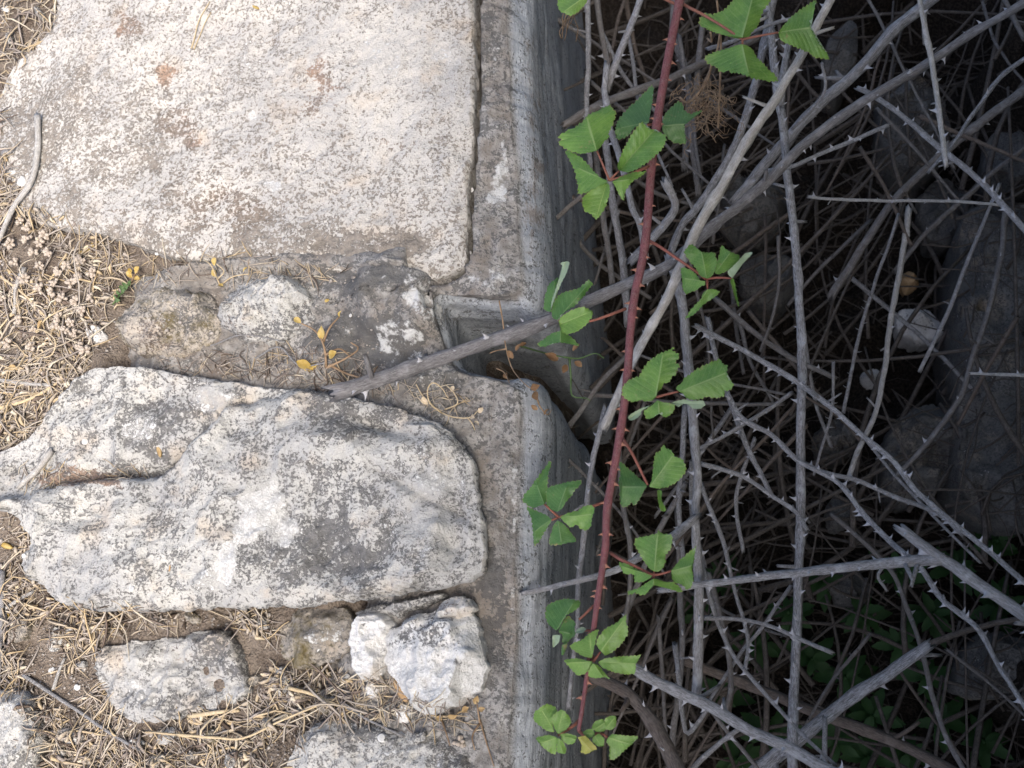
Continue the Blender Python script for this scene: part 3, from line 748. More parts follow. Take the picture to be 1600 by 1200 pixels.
def tube(P, R, seg=10, rough=0.06, seed=0, splint=0.0, knots=None, ridge=0.0):
    """verts, faces, tube coordinates"""
    n = len(P); T, A, B = frames(P)
    s = np.concatenate([[0], np.cumsum(np.linalg.norm(np.diff(P, axis=0), axis=1))])
    th = np.linspace(0, 2 * np.pi, seg, endpoint=False)
    rr = R[:, None] * (1 + rough * fbm(np.cos(th)[None] * 1.4 + 0 * s[:, None], np.sin(th)[None] * 1.4 + 0 * s[:, None], s[:, None] / (R.mean() * 5) + 0 * th[None], seed=seed, octs=3))
    if knots is not None:
        for k in knots:
            rr *= 1 + 0.13 * np.exp(-((s[:, None] - k) / (R.mean() * 1.6)) ** 2)
    if ridge > 0:
        rr *= 1 + ridge * fbm(np.cos(th)[None] * 4 + 0 * s[:, None], np.sin(th)[None] * 4 + 0 * s[:, None], s[:, None] / (R.mean() * 26) + 0 * th[None], seed=seed + 8, octs=2)
    V = P[:, None] + rr[..., None] * (np.cos(th)[None, :, None] * A[:, None] + np.sin(th)[None, :, None] * B[:, None])
    if splint > 0:
        for e, sg in ((0, -1), (n - 1, 1)):
            j = (vnoise(th * 3.1, th * 0 + seed + e, seed=seed) * 0.5 + 0.5) * splint * R[e] * 3
            V[e] += sg * T[e][None] * j[:, None]
    V = V.reshape(-1, 3)
    tc = np.stack(np.broadcast_arrays(np.cos(th)[None], np.sin(th)[None], (s / R.mean())[:, None]), -1).reshape(-1, 3)
    Fq = grid_faces(n, seg, True)
    caps = np.array([P[0] + T[0] * R[0] * 0.15, P[-1] - T[-1] * R[-1] * 0.15])
    V = np.concatenate([V, caps]); tc = np.concatenate([tc, [[0, 0, 0], [0, 0, s[-1] / R.mean()]]])
    k = n * seg
    tri = np.array([(k, (i + 1) % seg, i, i) for i in range(seg)] + [(k + 1, (n - 1) * seg + i, (n - 1) * seg + (i + 1) % seg, (n - 1) * seg + (i + 1) % seg) for i in range(seg)])
    return V, Fq, tri, tc
def tube_mesh(name, parts, mat, org):
    """join tubes into one mesh"""
    V, Q, T_, TC, o = [], [], [], [], 0
    for v, fq, tr, tc in parts:
        V.append(v); Q += (fq + o).tolist(); Q += [(a + o, b + o, c + o) for a, b, c, _ in tr.tolist()]; TC.append(tc); o += len(v)
    me = mesh_from(name, np.concatenate(V) - org, Q, mat)
    add_attr(me, 'tube', np.concatenate(TC))
    return me

def thorn_mesh(name, mat, bend=0.35, seg=6):
    V, Fc = [], []
    for i in range(5):
        u = i / 5
        r = 0.30 * (1 - u) ** 1.5 + 0.02
        c = np.array([-bend * u * u, 0, u])
        for k in range(seg):
            a = 2 * math.pi * k / seg
            V.append(c + np.array([math.cos(a) * r * (1.6 if i == 0 else 1.15), math.sin(a) * r * 0.6, 0]))
    V.append(np.array([-bend, 0, 1.0]))
    for i in range(4):
        for k in range(seg):
            Fc.append((i * seg + k, i * seg + (k + 1) % seg, (i + 1) * seg + (k + 1) % seg, (i + 1) * seg + k))
    for k in range(seg): Fc.append((4 * seg + k, 4 * seg + (k + 1) % seg, 5 * seg))
    return mesh_from(name, V, Fc, mat)
THORN_DEAD = thorn_mesh('thorn_dead', MAT['thorn_dead'])
THORN_RED = thorn_mesh('thorn_red', MAT['thorn_red'])
def put_thorn(parent, org, me, p, nrm, tan, size):
    z = Vector(nrm).normalized(); x = Vector(tan); x = (x - z * x.dot(z)).normalized(); y = z.cross(x)
    o = bpy.data.objects.new('thorn', me); col.objects.link(o); o.parent = parent
    o.matrix_local = Matrix(((x.x, y.x, z.x, p[0] - org[0]), (x.y, y.y, z.y, p[1] - org[1]), (x.z, y.z, z.z, p[2] - org[2]), (0, 0, 0, 1))) @ Matrix.Scale(size, 4)
    return o
def px_path(pts, zs, step=None):
    """photo points with heights -> smooth world path"""
    pts = np.asarray(pts, float)
    if np.isscalar(zs[0]) and len(zs) != len(pts):
        d = np.concatenate([[0], np.cumsum(np.linalg.norm(np.diff(pts, axis=0), axis=1))])
        zs = np.interp(d, np.linspace(0, d[-1], len(zs)), zs)
    return at(pts[:, 0], pts[:, 1], np.asarray(zs, float))
def cane(pts, zs, r0, r1, label, mat='cane_grey', thorns=14, group='dead bramble canes in the gully', seed=0, name='dead_cane', rough=0.10, splint=0.8, wob=0.0012, tsize=1.0, seg=10):
    W = px_path(pts, zs)
    m = float(np.mean(mpp(np.asarray(pts, float)[:, 0], np.asarray(pts, float)[:, 1], np.mean(zs))))
    ra, rb = r0 * m * 0.92, r1 * m * 0.92
    P = catmull(W, max(0.0035, (ra + rb) * 0.45))
    s = np.concatenate([[0], np.cumsum(np.linalg.norm(np.diff(P, axis=0), axis=1))])
    for k in range(3):
        P[:, k] += wob * fbm(s * 22, s * 0 + k * 9.3 + seed, seed=seed + 3)
    R = np.interp(s, [0, s[-1]], [ra, rb])
    rr = random.Random(seed + 5)
    nk = int(s[-1] / 0.06)
    kn = [rr.uniform(0, s[-1]) for _ in range(nk)]
    org = P[int(np.argmin(P[:, 2]))].copy()
    T, A, B = frames(P)
    parts = [tube(P, R, seg, rough, seed, splint, kn, 0.16)]
    for k in range(1 + int(s[-1] / 0.16)):                       # broken-off side shoots
        i = rr.randrange(2, len(P) - 2); a = rr.uniform(0, 6.28); nr = math.cos(a) * A[i] + math.sin(a) * B[i]
        d = nr + T[i] * rr.uniform(-.9, .9); d /= np.linalg.norm(d); L = R[i] * rr.uniform(2.0, 5.5)
        q_ = np.array([P[i] + nr * R[i] * .4 + d * L * u + nr * L * .15 * u * u for u in (0, .35, .7, 1)])
        parts.append(tube(q_, R[i] * np.array([.5, .42, .38, .3]), 7, 0.15, seed + k, 1.0))
    me = tube_mesh(name, parts, MAT[mat], org)
    o = link(name, me, org, label=label, cat='dead cane', group=group)
    nt = int(1.35 * thorns * s[-1] / 0.2)
    for k in range(nt):
        i = min(len(P) - 2, max(1, int((k + rr.uniform(0.1, 0.9)) / nt * len(P))))
        a = rr.uniform(0, 2 * math.pi)
        nr = math.cos(a) * A[i] + math.sin(a) * B[i]
        put_thorn(o, org, THORN_DEAD, P[i] + nr * R[i] * 0.85, nr, T[i], tsize * rr.uniform(0.7, 1.25) * (0.0040 + R[i] * 0.55))
    return o

G = 'dead bramble canes tangled over the gully'
CANES = [
 # pts, z list, r0 px, r1 px, material, thorns per 0.2 m, label
 ([(530, 611), (575, 598), (630, 580), (680, 563), (760, 535), (860, 501), (910, 476), (970, 448), (1035, 420), (1065, 398), (1112, 355), (1180, 300), (1240, 240), (1300, 192), (1370, 146), (1440, 106), (1520, 52), (1600, 5), (1680, -45)],
  [0.045, 0.040, 0.030, 0.018, 0.012, 0.004, 0.0, -0.004, -0.006, -0.008, -0.01, -0.012, -0.015, -0.01, 0.0, 0.0, 0.01, 0.03, 0.05], 12.5, 6, 'bark_stick', 7, 'thick grey stick reaching from the stones across the notch to the upper right'),
 ([(1320, -60), (1298, 0), (1270, 50), (1215, 150), (1170, 215), (1130, 290), (1095, 345), (1060, 420), (1030, 490), (985, 572), (945, 664)], [0.07, 0.05, 0.03, -0.02], 7.6, 7, 'cane_pale', 3, 'bleached peeled cane slanting behind the red stem to a splintered end'),
 ([(1520, -50), (1450, 5), (1400, 45), (1340, 110), (1270, 172), (1212, 238), (1150, 310)], [-0.09, -0.12, -0.16], 9.5, 8, 'cane_grey', 5, 'smooth dark grey cane running parallel below the long stick at upper right'),
 ([(1215, -40), (1204, 20), (1180, 130), (1150, 225), (1100, 312), (1064, 356), (1040, 420)], [-0.06, -0.08, -0.10], 7, 6, 'cane_grey', 6, 'grey cane just left of the peeled cane'),
 ([(1190, -30), (1205, 60), (1214, 130), (1223, 190), (1229, 260), (1235, 304), (1244, 398), (1250, 500), (1253, 600), (1250, 760), (1248, 900), (1243, 1040), (1240, 1130), (1238, 1240)], [-0.04, -0.06, -0.07, -0.08, -0.08], 7, 7.5, 'cane_grey', 8, 'long straight upright-looking cane crossing the whole gully right of centre'),
 ([(1046, 404), (1063, 457), (1073, 535), (1084, 656), (1089, 737), (1086, 800), (1091, 900), (1090, 1000), (1089, 1084)], [-0.05, -0.04, -0.04, -0.05], 8, 7.5, 'cane_grey', 9, 'fissured grey cane running down beside the red stem to the crossing twigs'),
 ([(820, 926), (867, 916), (935, 899), (966, 888), (1020, 858), (1055, 836), (1085, 812)], [-0.01, 0.002, 0.0, -0.02], 4, 7, 'cane_grey', 9, 'thin pale twig tip crossing over the lower wall face'),
 ([(1032, 922), (1080, 915), (1180, 903), (1300, 888), (1380, 880), (1465, 874)], [-0.025, -0.02, -0.012], 5, 9, 'cane_grey', 9, 'grey cane lying level across the lower right with a split along it'),
 ([(1412, 830), (1460, 864), (1500, 890), (1540, 920), (1600, 962), (1690, 1030)], [-0.012, -0.01, 0.0], 9, 11, 'cane_grey', 11, 'thick broken cane with the biggest thorns at the right edge'),
 ([(1090, 511), (1171, 552), (1242, 596), (1296, 633), (1347, 680), (1397, 721), (1431, 764), (1468, 798), (1516, 837), (1560, 874), (1600, 911), (1680, 980)], [-0.06, -0.055, -0.05, -0.03], 4.8, 4.3, 'cane_grey', 16, 'long thorny twig slanting down right from the fissured cane, uppermost of the pair'),
 ([(1136, 616), (1161, 656), (1205, 680), (1249, 721), (1303, 751), (1347, 800), (1397, 851), (1435, 884), (1472, 938), (1526, 982), (1559, 1036), (1600, 1100), (1640, 1170)], [-0.07, -0.06, -0.03, -0.03], 4.8, 4, 'cane_grey', 16, 'long thorny twig slanting down right, lower of the pair, passing under the level cane'),
 ([(1255, 722), (1290, 738), (1340, 751), (1397, 775), (1462, 800), (1500, 832)], [-0.075, -0.08], 4, 3.5, 'cane_grey', 14, 'short prickly side twig between the two long thorny twigs'),
 ([(1097, 724), (1161, 744), (1208, 775), (1242, 798), (1259, 826)], [-0.06, -0.07], 4, 3.5, 'cane_grey', 13, 'short prickly twig ending at the long straight cane'),
 ([(1097, 699), (1130, 682), (1168, 660), (1205, 636), (1236, 614)], [-0.09, -0.09], 3, 3.5, 'cane_grey', 10, 'thin twig rising right between the fissured and the straight cane'),
 ([(985, 1040), (1020, 1060), (1060, 1080), (1110, 1104), (1161, 1136), (1229, 1166), (1290, 1200), (1360, 1240)], [-0.03, -0.02, -0.01], 9, 11, 'cane_grey', 8, 'stout light grey cane slanting out of the bottom edge'),
 ([(1446, 1011), (1400, 1045), (1347, 1080), (1279, 1131), (1195, 1196), (1120, 1250)], [-0.11, -0.13, -0.12], 9, 11.5, 'cane_grey', 3, 'thick dark broken branch rising right behind the stout cane'),
 ([(1060, 1030), (1100, 1045), (1200, 1082), (1270, 1112), (1340, 1136), (1420, 1170), (1490, 1208)], [-0.24, -0.22], 8, 9, 'cane_brown', 4, 'brown cane low in the gully passing behind the thick broken branch'),
 ([(925, 1056), (955, 1070), (982, 1087), (1013, 1121), (1043, 1171), (1070, 1230)], [-0.09, -0.06, -0.03], 10, 14, 'cane_brown', 9, 'dark brown living stem curving out at the bottom below the red cane'),
 ([(1104, 965), (1150, 967), (1195, 975), (1246, 996), (1296, 1017)], [-0.06, -0.05], 3.5, 3.5, 'cane_grey', 9, 'short level twig with a broken white tip under the level cane'),
 ([(1098, 760), (1111, 800), (1131, 854), (1148, 925), (1168, 992), (1165, 1048)], [-0.10, -0.10], 4, 3, 'cane_grey', 9, 'slim twig hooking down beside the fissured cane'),
 ([(1092, 860), (1100, 898), (1127, 986), (1151, 1033), (1205, 1094), (1262, 1154), (1306, 1194)], [-0.07, -0.05, -0.02], 4.5, 2.5, 'cane_grey', 8, 'bent twig running from the fissured cane over the thick broken branch'),
 ([(1108, 900), (1127, 969), (1141, 1036), (1143, 1075), (1134, 1110)], [-0.11, -0.11], 5, 4, 'cane_dim', 6, 'smooth twig between the bent twig and the hooked twig'),
 ([(1235, 915), (1195, 975), (1160, 1018), (1141, 1046), (1110, 1092)], [-0.12, -0.12], 3, 3, 'cane_grey', 6, 'straight thin twig falling left from the long straight cane'),
 ([(1300, 806), (1357, 854), (1397, 898), (1418, 952), (1441, 1019), (1458, 1094), (1485, 1164), (1512, 1215)], [-0.18, -0.16, -0.14], 4, 4, 'cane_dim', 3, 'dim curved stem bending down past the tip of the thick broken branch'),
 ([(945, 640), (935, 680), (925, 722), (917, 775), (914, 834), (905, 911), (901, 989), (893, 1053), (888, 1104)], [-0.04, -0.05, -0.06], 5, 4, 'cane_grey', 7, 'thin grey twig hanging left of the red stem down to its own broken tip'),
 ([(918, -30), (918, 40), (919, 90), (916, 170), (922, 260)], [-0.12, -0.14], 4.5, 4, 'cane_grey', 7, 'thin thorny twig nearest the wall at the top'),
 ([(1010, -40), (998, 5), (972, 75), (950, 138)], [-0.02, -0.05], 5.5, 6, 'cane_grey', 7, 'grey twig forked above the frayed grey tip'),
 ([(946, 106), (945, 140), (950, 168), (956, 205), (968, 242), (984, 315), (1000, 350), (1010, 400)], [-0.04, -0.06], 6, 5, 'cane_grey', 6, 'frayed grey twig hanging left of the red stem near the top'),
 ([(930, -30), (936, 30), (946, 80), (952, 130)], [-0.16, -0.17], 5, 5, 'cane_dim', 3, 'plain dim twig between the two topmost forked twigs'),
 ([(940, 190), (948, 238), (955, 296), (967, 367), (974, 420), (980, 500)], [-0.12, -0.14], 6, 6, 'cane_grey', 4, 'doubled grey cane behind the first leaf cluster'),
 ([(930, 230), (938, 300), (948, 370), (956, 440)], [-0.16, -0.18], 5, 5, 'cane_dim', 3, 'dim cane closest to the wall below the first leaf cluster'),
 ([(1425, -60), (1438, 0), (1450, 67), (1465, 152), (1477, 256)], [0.03, 0.0], 4, 4.5, 'cane_pale', 5, 'pale straight twig hanging from the top edge over the long stick'),
 ([(1345, 140), (1365, 150), (1414, 186), (1468, 229), (1516, 267), (1559, 310), (1600, 357), (1660, 430)], [-0.05, -0.04, -0.03], 4.5, 5, 'cane_grey', 13, 'prickly cane falling right from the long stick to the right edge'),
 ([(1640, 60), (1600, 92), (1559, 125), (1522, 175), (1485, 229), (1450, 268)], [-0.06, -0.07], 4, 3, 'cane_grey', 6, 'thin twig crossing the prickly cane near the pale twig tip'),
 ([(1200, 266), (1235, 261), (1262, 250), (1290, 238), (1323, 223), (1384, 197)], [-0.03, -0.02], 3.5, 3.5, 'cane_grey', 10, 'short side twig with a frayed end right of the long stick'),
 ([(1265, 308), (1300, 312), (1364, 314), (1430, 313), (1499, 314), (1560, 320)], [-0.15, -0.14], 2.5, 2.5, 'cane_pale', 6, 'pale thin twig lying level at upper right'),
 ([(1420, 330), (1409, 400), (1394, 484), (1384, 569), (1367, 646), (1340, 710), (1327, 746)], [-0.22, -0.24], 5, 4, 'cane_pale', 1, 'dim pale split stem hanging deep beside the pale rubble stone'),
 ([(1560, 290), (1516, 400), (1478, 494), (1438, 576)], [-0.14, -0.16], 3, 3.5, 'cane_grey', 2, 'thin stem slanting down left above the pale rubble stone'),
 ([(1572, 330), (1563, 400), (1546, 484), (1522, 552), (1499, 623), (1448, 694), (1397, 748)], [-0.20, -0.19, -0.22], 5, 4, 'cane_dim', 2, 'rough stem bending across the tall dark block'),
 ([(1519, 583), (1560, 585), (1600, 588), (1660, 590)], [-0.10, -0.09], 2.5, 3.5, 'cane_pale', 8, 'pale twig tip poking in from the right edge over the tall block'),
 ([(1640, 110), (1600, 142), (1532, 192), (1465, 246), (1397, 314), (1347, 388), (1300, 460)], [-0.20, -0.24, -0.28], 7, 7, 'cane_dim', 3, 'dim stout cane falling left from the right edge behind the prickly cane'),
 ([(1660, 185), (1600, 232), (1540, 282), (1450, 362), (1400, 420)], [-0.26, -0.30], 4, 4, 'cane_dim', 2, 'dim thin cane parallel below the dim stout cane'),
 ([(1041, 286), (1050, 302), (1056, 322), (1043, 346), (1020, 372), (990, 405)], [-0.02, -0.05, -0.08], 6, 8, 'cane_grey', 9, 'short cut stub with a fuzzy pale end right of the red stem'),
 ([(985, 548), (960, 575), (935, 603), (905, 645), (884, 674)], [-0.16, -0.20], 4, 5, 'cane_dim', 1, 'dim stick propped against the wall below the notch'),
 ([(908, 308), (890, 322), (868, 341)], [-0.10, -0.12], 4, 4, 'cane_dim', 6, 'short broken stub against the wall face'),
 ([(886, 193), (911, 178), (960, 155), (1020, 132), (1100, 98), (1180, 60)], [-0.13, -0.16, -0.20], 6, 7, 'cane_dim', 2, 'hollow broken cane end pointing at the wall'),
 ([(1100, 30), (1090, 120), (1080, 200), (1092, 300)], [-0.18, -0.20], 5, 5, 'cane_dim', 4, 'dim cane behind the tangle of brown roots'),
 ([(1058, -20), (1052, 50), (1075, 130), (1070, 260)], [-0.20, -0.22], 6, 6, 'cane_dim', 4, 'dim stout cane behind the top of the red stem'),
 ([(1120, 45), (1160, 40), (1195, 27)], [-0.03, -0.03], 3, 3, 'cane_pale', 0, 'short white broken twig behind the top leaf cluster'),
 ([(1108, 75), (1150, 62), (1200, 40), (1235, 30)], [-0.03, -0.03], 3.5, 3, 'cane_grey', 5, 'small pale twig crossing under the top leaf cluster'),
 ([(1238, 40), (1225, 110), (1218, 160)], [0.045, 0.01], 5, 7, 'cane_grey', 8, 'frayed twig dangling against the peeled cane'),
 ([(1285, 100), (1290, 140), (1265, 175), (1240, 200)], [-0.04, -0.06], 2.5, 2.5, 'cane_grey', 5, 'tiny forked twig right of the peeled cane'),
 ([(1600, 60), (1560, -20)], [-0.12, -0.12], 4, 4, 'cane_dim', 5, 'stub cutting the upper right corner'),
 ([(1385, 880), (1372, 900), (1362, 895), (1356, 890)][:2] + [(1385, 922)], [-0.03, -0.04], 3, 2, 'cane_grey', 3, 'stubby side spur under the level cane'),
 ([(1290, 1125), (1290, 1170), (1288, 1230)], [-0.10, -0.10], 4, 5, 'cane_grey', 3, 'pale upright stub at the bottom edge below the thick branch'),
 ([(1110, 1100), (1100, 1120), (1075, 1145), (1068, 1130), (1062, 1090), (1055, 1010)], [-0.08, -0.08], 3.5, 4.5, 'cane_grey', 4, 'looping twig left of the stout light grey cane'),
 ([(1162, 1135), (1120, 1165), (1085, 1198), (1060, 1230)], [-0.05, -0.05], 4, 4, 'cane_grey', 5, 'side twig leaving the stout light grey cane downwards'),
 ([(1100, 1090), (1140, 1150), (1190, 1205)], [-0.12, -0.12], 3.5, 3.5, 'cane_dim', 4, 'dim twig under the stout light grey cane'),
 ([(1072, 640), (1065, 720), (1060, 800), (1068, 870)], [-0.12, -0.14], 5, 4, 'cane_grey', 5, 'grey twig hanging just left of the fissured cane'),
 ([(1105, 500), (1120, 560), (1138, 620), (1165, 690), (1205, 770)], [-0.10, -0.12], 4.5, 4, 'cane_grey', 6, 'twig falling from the third leaf cluster behind the slanting twigs'),
 ([(1060, 800), (1062, 900), (1066, 1000), (1058, 1090), (1050, 1160)], [-0.16, -0.18], 5, 5, 'cane_dim', 4, 'dim cane left of the fissured cane low down'),
 ([(1120, 470), (1180, 520), (1240, 560), (1300, 590)], [-0.20, -0.22], 5, 4, 'cane_dim', 3, 'dim twig below the beige gully stone'),
 ([(965, 700), (975, 790), (985, 880), (978, 980)], [-0.10, -0.12], 5, 4, 'cane_dim', 4, 'dim cane just behind the lower red stem'),
 ([(1070, 760), (1030, 830), (1000, 900), (975, 970)], [-0.13, -0.15], 5, 5, 'cane_dim', 3, 'dim cane crossing behind the lowest three leaf clusters'),
 ([(1180, 690), (1150, 780), (1160, 860)], [-0.13, -0.15], 3.5, 3, 'cane_grey', 8, 'prickly twig hanging under the second slanting twig'),
]
for i, (pts, zs, r0, r1, mt, th, lb) in enumerate(CANES):
    cane(pts, zs, r0, r1, lb, mt, th, G, seed=i * 11 + 3, rough=0.16 if mt in ('bark_stick', 'cane_pale') else 0.1, seg=18 if i in (0, 1) else 14,
         tsize=1.35 if 'biggest' in lb else 1.0, wob=0.0006 if i == 0 else 0.0008)

# finer twigs in the half-light, each a thing of its own
def twig_with_thorns(pts, zs, r0, r1, seed, mat):
    W = px_path(pts, zs); m = float(mpp(pts[0][0], pts[0][1], np.mean(zs))); rd_ = random.Random(seed)
    P = catmull(W, 0.008); s = np.concatenate([[0], np.cumsum(np.linalg.norm(np.diff(P, axis=0), axis=1))])
    for k in range(3): P[:, k] += 0.001 * fbm(s * 22, s * 0 + k * 9.3 + seed, seed=seed)
    R = np.linspace(r0 * m, r1 * m, len(P)); T, A, B = frames(P)
    parts = [tube(P, R, 7, 0.1, seed, 0.8)]
    for k in range(int(s[-1] / 0.016)):
        i = rd_.randrange(1, len(P) - 1); a = rd_.uniform(0, 6.28); nr = math.cos(a) * A[i] + math.sin(a) * B[i]
        L = rd_.uniform(.003, .0055)
        parts.append(tube(np.array([P[i] + nr * R[i] * .6, P[i] + nr * (R[i] + L * .5) - T[i] * L * .1, P[i] + nr * (R[i] + L) - T[i] * L * .35]), np.array([.0011, .0006, .0001]), 4, 0, k))
    org = P[int(np.argmin(P[:, 2]))].copy()
    link('dead_twig', tube_mesh('dead_twig', parts, MAT[mat], org), org, label='fine dead bramble twig in the dim tangle of the gully', cat='dead twig', group='fine dead twigs in the gully tangle')
rd_t = random.Random(404)
for i in range(56):
    x, y = rd_t.uniform(950, 1600), rd_t.uniform(-20, 1210)
    if i < 22: x, y = rd_t.uniform(940, 1280), rd_t.uniform(0, 800)
    a = rd_t.choice([rd_t.gauss(2.2, .25), rd_t.gauss(1.5, .2), rd_t.gauss(0.65, .25)]); L = rd_t.uniform(110, 330)
    dx, dy = math.cos(a) * L / 2, math.sin(a) * L / 2; b = rd_t.uniform(-14, 14)
    z = rd_t.uniform(-0.38, -0.15)
    twig_with_thorns([(x - dx, y - dy), (x + b, y - b * .5), (x + dx, y + dy)], [z + rd_t.uniform(-.04, .04), z + rd_t.uniform(-.04, .04)], rd_t.uniform(2.2, 4.2), rd_t.uniform(1.5, 3), 3000 + i, rd_t.choice(['cane_grey', 'cane_dim', 'cane_dim', 'cane_brown']))

# loose dead stems too many and too dim to tell apart, deep in the gully
def strand_tubes(n, place, seg=5, m=7, rnd=random.Random(99)):
    parts = []
    for i in range(n):
        p, d, L, r, curl = place(rnd)
        s = np.linspace(-0.5, 0.5, m)[:, None] * L
        side = np.cross(d, [0, 0, 1.0]); side /= np.linalg.norm(side) + 1e-9
        P = p + s * d + side * curl * L * ((s / L) ** 2 * 4 - 0.5) + np.array([[0, 0, rnd.uniform(-.02, .02)]]) * (s / L)
        parts.append(tube(P, np.linspace(r, r * 0.6, m), seg, 0.05, i))
    return parts
def deep_place(rd):
    while True:
        px, py = rd.uniform(880, 1680), rd.uniform(-80, 1280)
        if px > 930 + rd.uniform(-20, 40): break
    z = rd.uniform(-0.53, -0.36) if rd.random() < 0.8 else rd.uniform(-0.36, -0.26)
    a = rd.gauss(1.05, 0.5) if rd.random() < 0.65 else rd.uniform(0, math.pi)
    return at(px, py, z), np.array([math.cos(a), math.sin(a), rd.uniform(-.25, .25)]), rd.uniform(0.12, 0.42), rd.uniform(0.0014, 0.0042), rd.uniform(-.12, .12)
me = tube_mesh('dead_stem_litter', strand_tubes(240, deep_place), MAT['cane_shaded'], np.zeros(3))
link('dead_stem_litter', me, label='mass of dim dead stems lying deep in the gully', cat='dead stems', kind='stuff')
def floor_place(rd):
    px, py = rd.uniform(900, 1680), rd.uniform(-80, 1280)
    p = at(px, py, -0.5); p[2] = drop(p[0], p[1], -0.2) + rd.uniform(0.002, 0.02)
    a = rd.uniform(0, math.pi)
    return p, np.array([math.cos(a), math.sin(a), rd.uniform(-.15, .15)]), rd.uniform(0.03, 0.13), rd.uniform(0.0006, 0.002), rd.uniform(-.3, .3)
me = tube_mesh('gully_straw', strand_tubes(1100, floor_place, 4, 5, random.Random(5)), MAT['cane_shaded'], np.zeros(3))
link('gully_straw', me, label='brown straw and fine stems carpeting the gully floor', cat='straw', kind='stuff')

# ================================================================== the living bramble
def leaf_pts(L, ox, oy, sc): return [(ox + x / sc, oy + y / sc) for x, y in L]
def leaflet_mesh(outline, mid, zb, fold, sag, corr, mat, pale=0.0, seed=0, twist=0.0, serr=1.0):
    O = np.asarray(outline, float); O = np.stack([0.88 * O + 0.12 * np.roll(O, -1, 0), 0.12 * O + 0.88 * np.roll(O, -1, 0)], 1).reshape(-1, 2); a, b = np.asarray(mid[0], float), np.asarray(mid[1], float)
    O = resample(O, n=max(45, int(np.linalg.norm(np.roll(O, -1, 0) - O, axis=1).sum() / 1.7)), closed=True)
    n = len(O)
    # saw-toothed margin
    T = np.roll(O, -1, 0) - np.roll(O, 1, 0); T /= np.linalg.norm(T, axis=1)[:, None] + 1e-9
    N2 = np.stack([T[:, 1], -T[:, 0]], -1)
    if ((O - O.mean(0)) * N2).sum() < 0: N2 = -N2
    size = np.linalg.norm(O.max(0) - O.min(0))
    farb = np.clip(np.linalg.norm(O - a, axis=1) / (0.35 * size), 0, 1)
    saw = ((np.arange(n) + 1.2 * vnoise(np.arange(n) * .17, np.arange(n) * 0 + seed)) % 4) / 3.0 - 0.5
    Ot = O + N2 * (saw * serr * min(2.6, size * 0.026) * farb)[:, None]
    ab = b - a; L = np.linalg.norm(ab); u_ = ab / L
    def foot(Q):
        t = np.clip((Q - a) @ u_, 0, L * 1.0)
        return a + t[:, None] * u_, t / L
    f, t = foot(O)
    # the spine points the rim joins to are pulled towards the middle so that the surface stays even
    K = 8
    V2, UV = [], []
    for k in range(K + 1):
        s = k / K
        Q = f + (O - f) * s if k < K else Ot
        V2.append(Q); UV.append(np.stack([t + 0 * s, np.full(n, s), np.full(n, pale)], -1))
    V2 = np.concatenate(V2); UV = np.concatenate(UV)
    ff, tt_ = foot(V2)
    side = np.sign((V2 - ff) @ np.array([u_[1], -u_[0]]))
    dist = np.linalg.norm(V2 - ff, axis=1)
    m = mpp(a[0], a[1], zb)
    al = np.clip((V2 - a) @ u_ / L, -0.5, 1.6)
    z = zb + 1.25 * fold * dist * m * (1 - 0.35 * dist / (size * 0.5 + 1e-6)) + twist * side * dist * m + sag * al * L * m - 0.35 * sag * al ** 2 * L * m
    z = z + corr * m * size * np.sin((al - 0.3 * dist / (size * 0.5)) * 8 * 2 * np.pi) * UV[:, 1] * 0.004
    z = z + 0.07 * size * m * fbm(V2[:, 0] / size * 2.5, V2[:, 1] / size * 2.5, seed=seed, octs=2) * UV[:, 1]
    W = at(V2[:, 0], V2[:, 1], z)
    Fq = grid_faces(K + 1, n, True)
    org = W[int(np.argmin(np.linalg.norm(V2 - a, axis=1)))]
    me = mesh_from('leaflet', W - org, Fq, mat)
    add_attr(me, 'leaf', UV)
    # face upwards
    nz = np.array([p.normal.z * p.area for p in me.polygons]).sum()
    if nz < 0: me.flip_normals()
    return me, org

bramble_o = at(1062, 0, 0.07)
bramble = bpy.data.objects.new('bramble', None); col.objects.link(bramble)
bramble.location = bramble_o.tolist(); bramble.empty_display_size = 0.05
tag(bramble, 'living bramble with a thorny red cane and green leaves hanging over the wall edge', 'bramble')
RED = [(1078, -90), (1069, -40), (1062, 0), (1050, 60), (1040, 112), (1027, 190), (1018, 260), (1012, 340), (1005, 400), (992, 460), (985, 520), (980, 590), (971, 665), (958, 740), (948, 800), (946, 855), (938, 910), (930, 965), (918, 1050), (910, 1105), (904, 1142)]
REDZ = np.interp([p[1] for p in RED], [-90, 0, 400, 800, 1142], [0.11, 0.10, 0.075, 0.06, 0.05])
W = px_path(RED, list(REDZ)); P = catmull(W, 0.004)
s = np.concatenate([[0], np.cumsum(np.linalg.norm(np.diff(P, axis=0), axis=1))])
RR = np.interp(s / s[-1], [0, 0.35, 0.75, 0.9, 1.0], [7.0, 6.8, 5.9, 3.9, 2.8]) * Z0 * 0.93 / F
nodes_at = [(1068, 3), (1027, 195), (1018, 258), (1011, 378), (985, 487), (979, 590), (972, 668), (946, 783), (949, 862), (936, 940), (926, 1005), (908, 1115)]
kn = []
ppx, ppy = pix(P)
for (x, y) in nodes_at: kn.append(s[int(np.argmin(np.hypot(ppx - x, ppy - y)))])
me = tube_mesh('stem', [tube(P, RR, 14, 0.03, 5, 0, kn)], MAT['cane_red'], bramble_o)
stem = link('stem', me, parent=bramble, label='thorny dark red cane')
T, A, B = frames(P)
rr = random.Random(3)
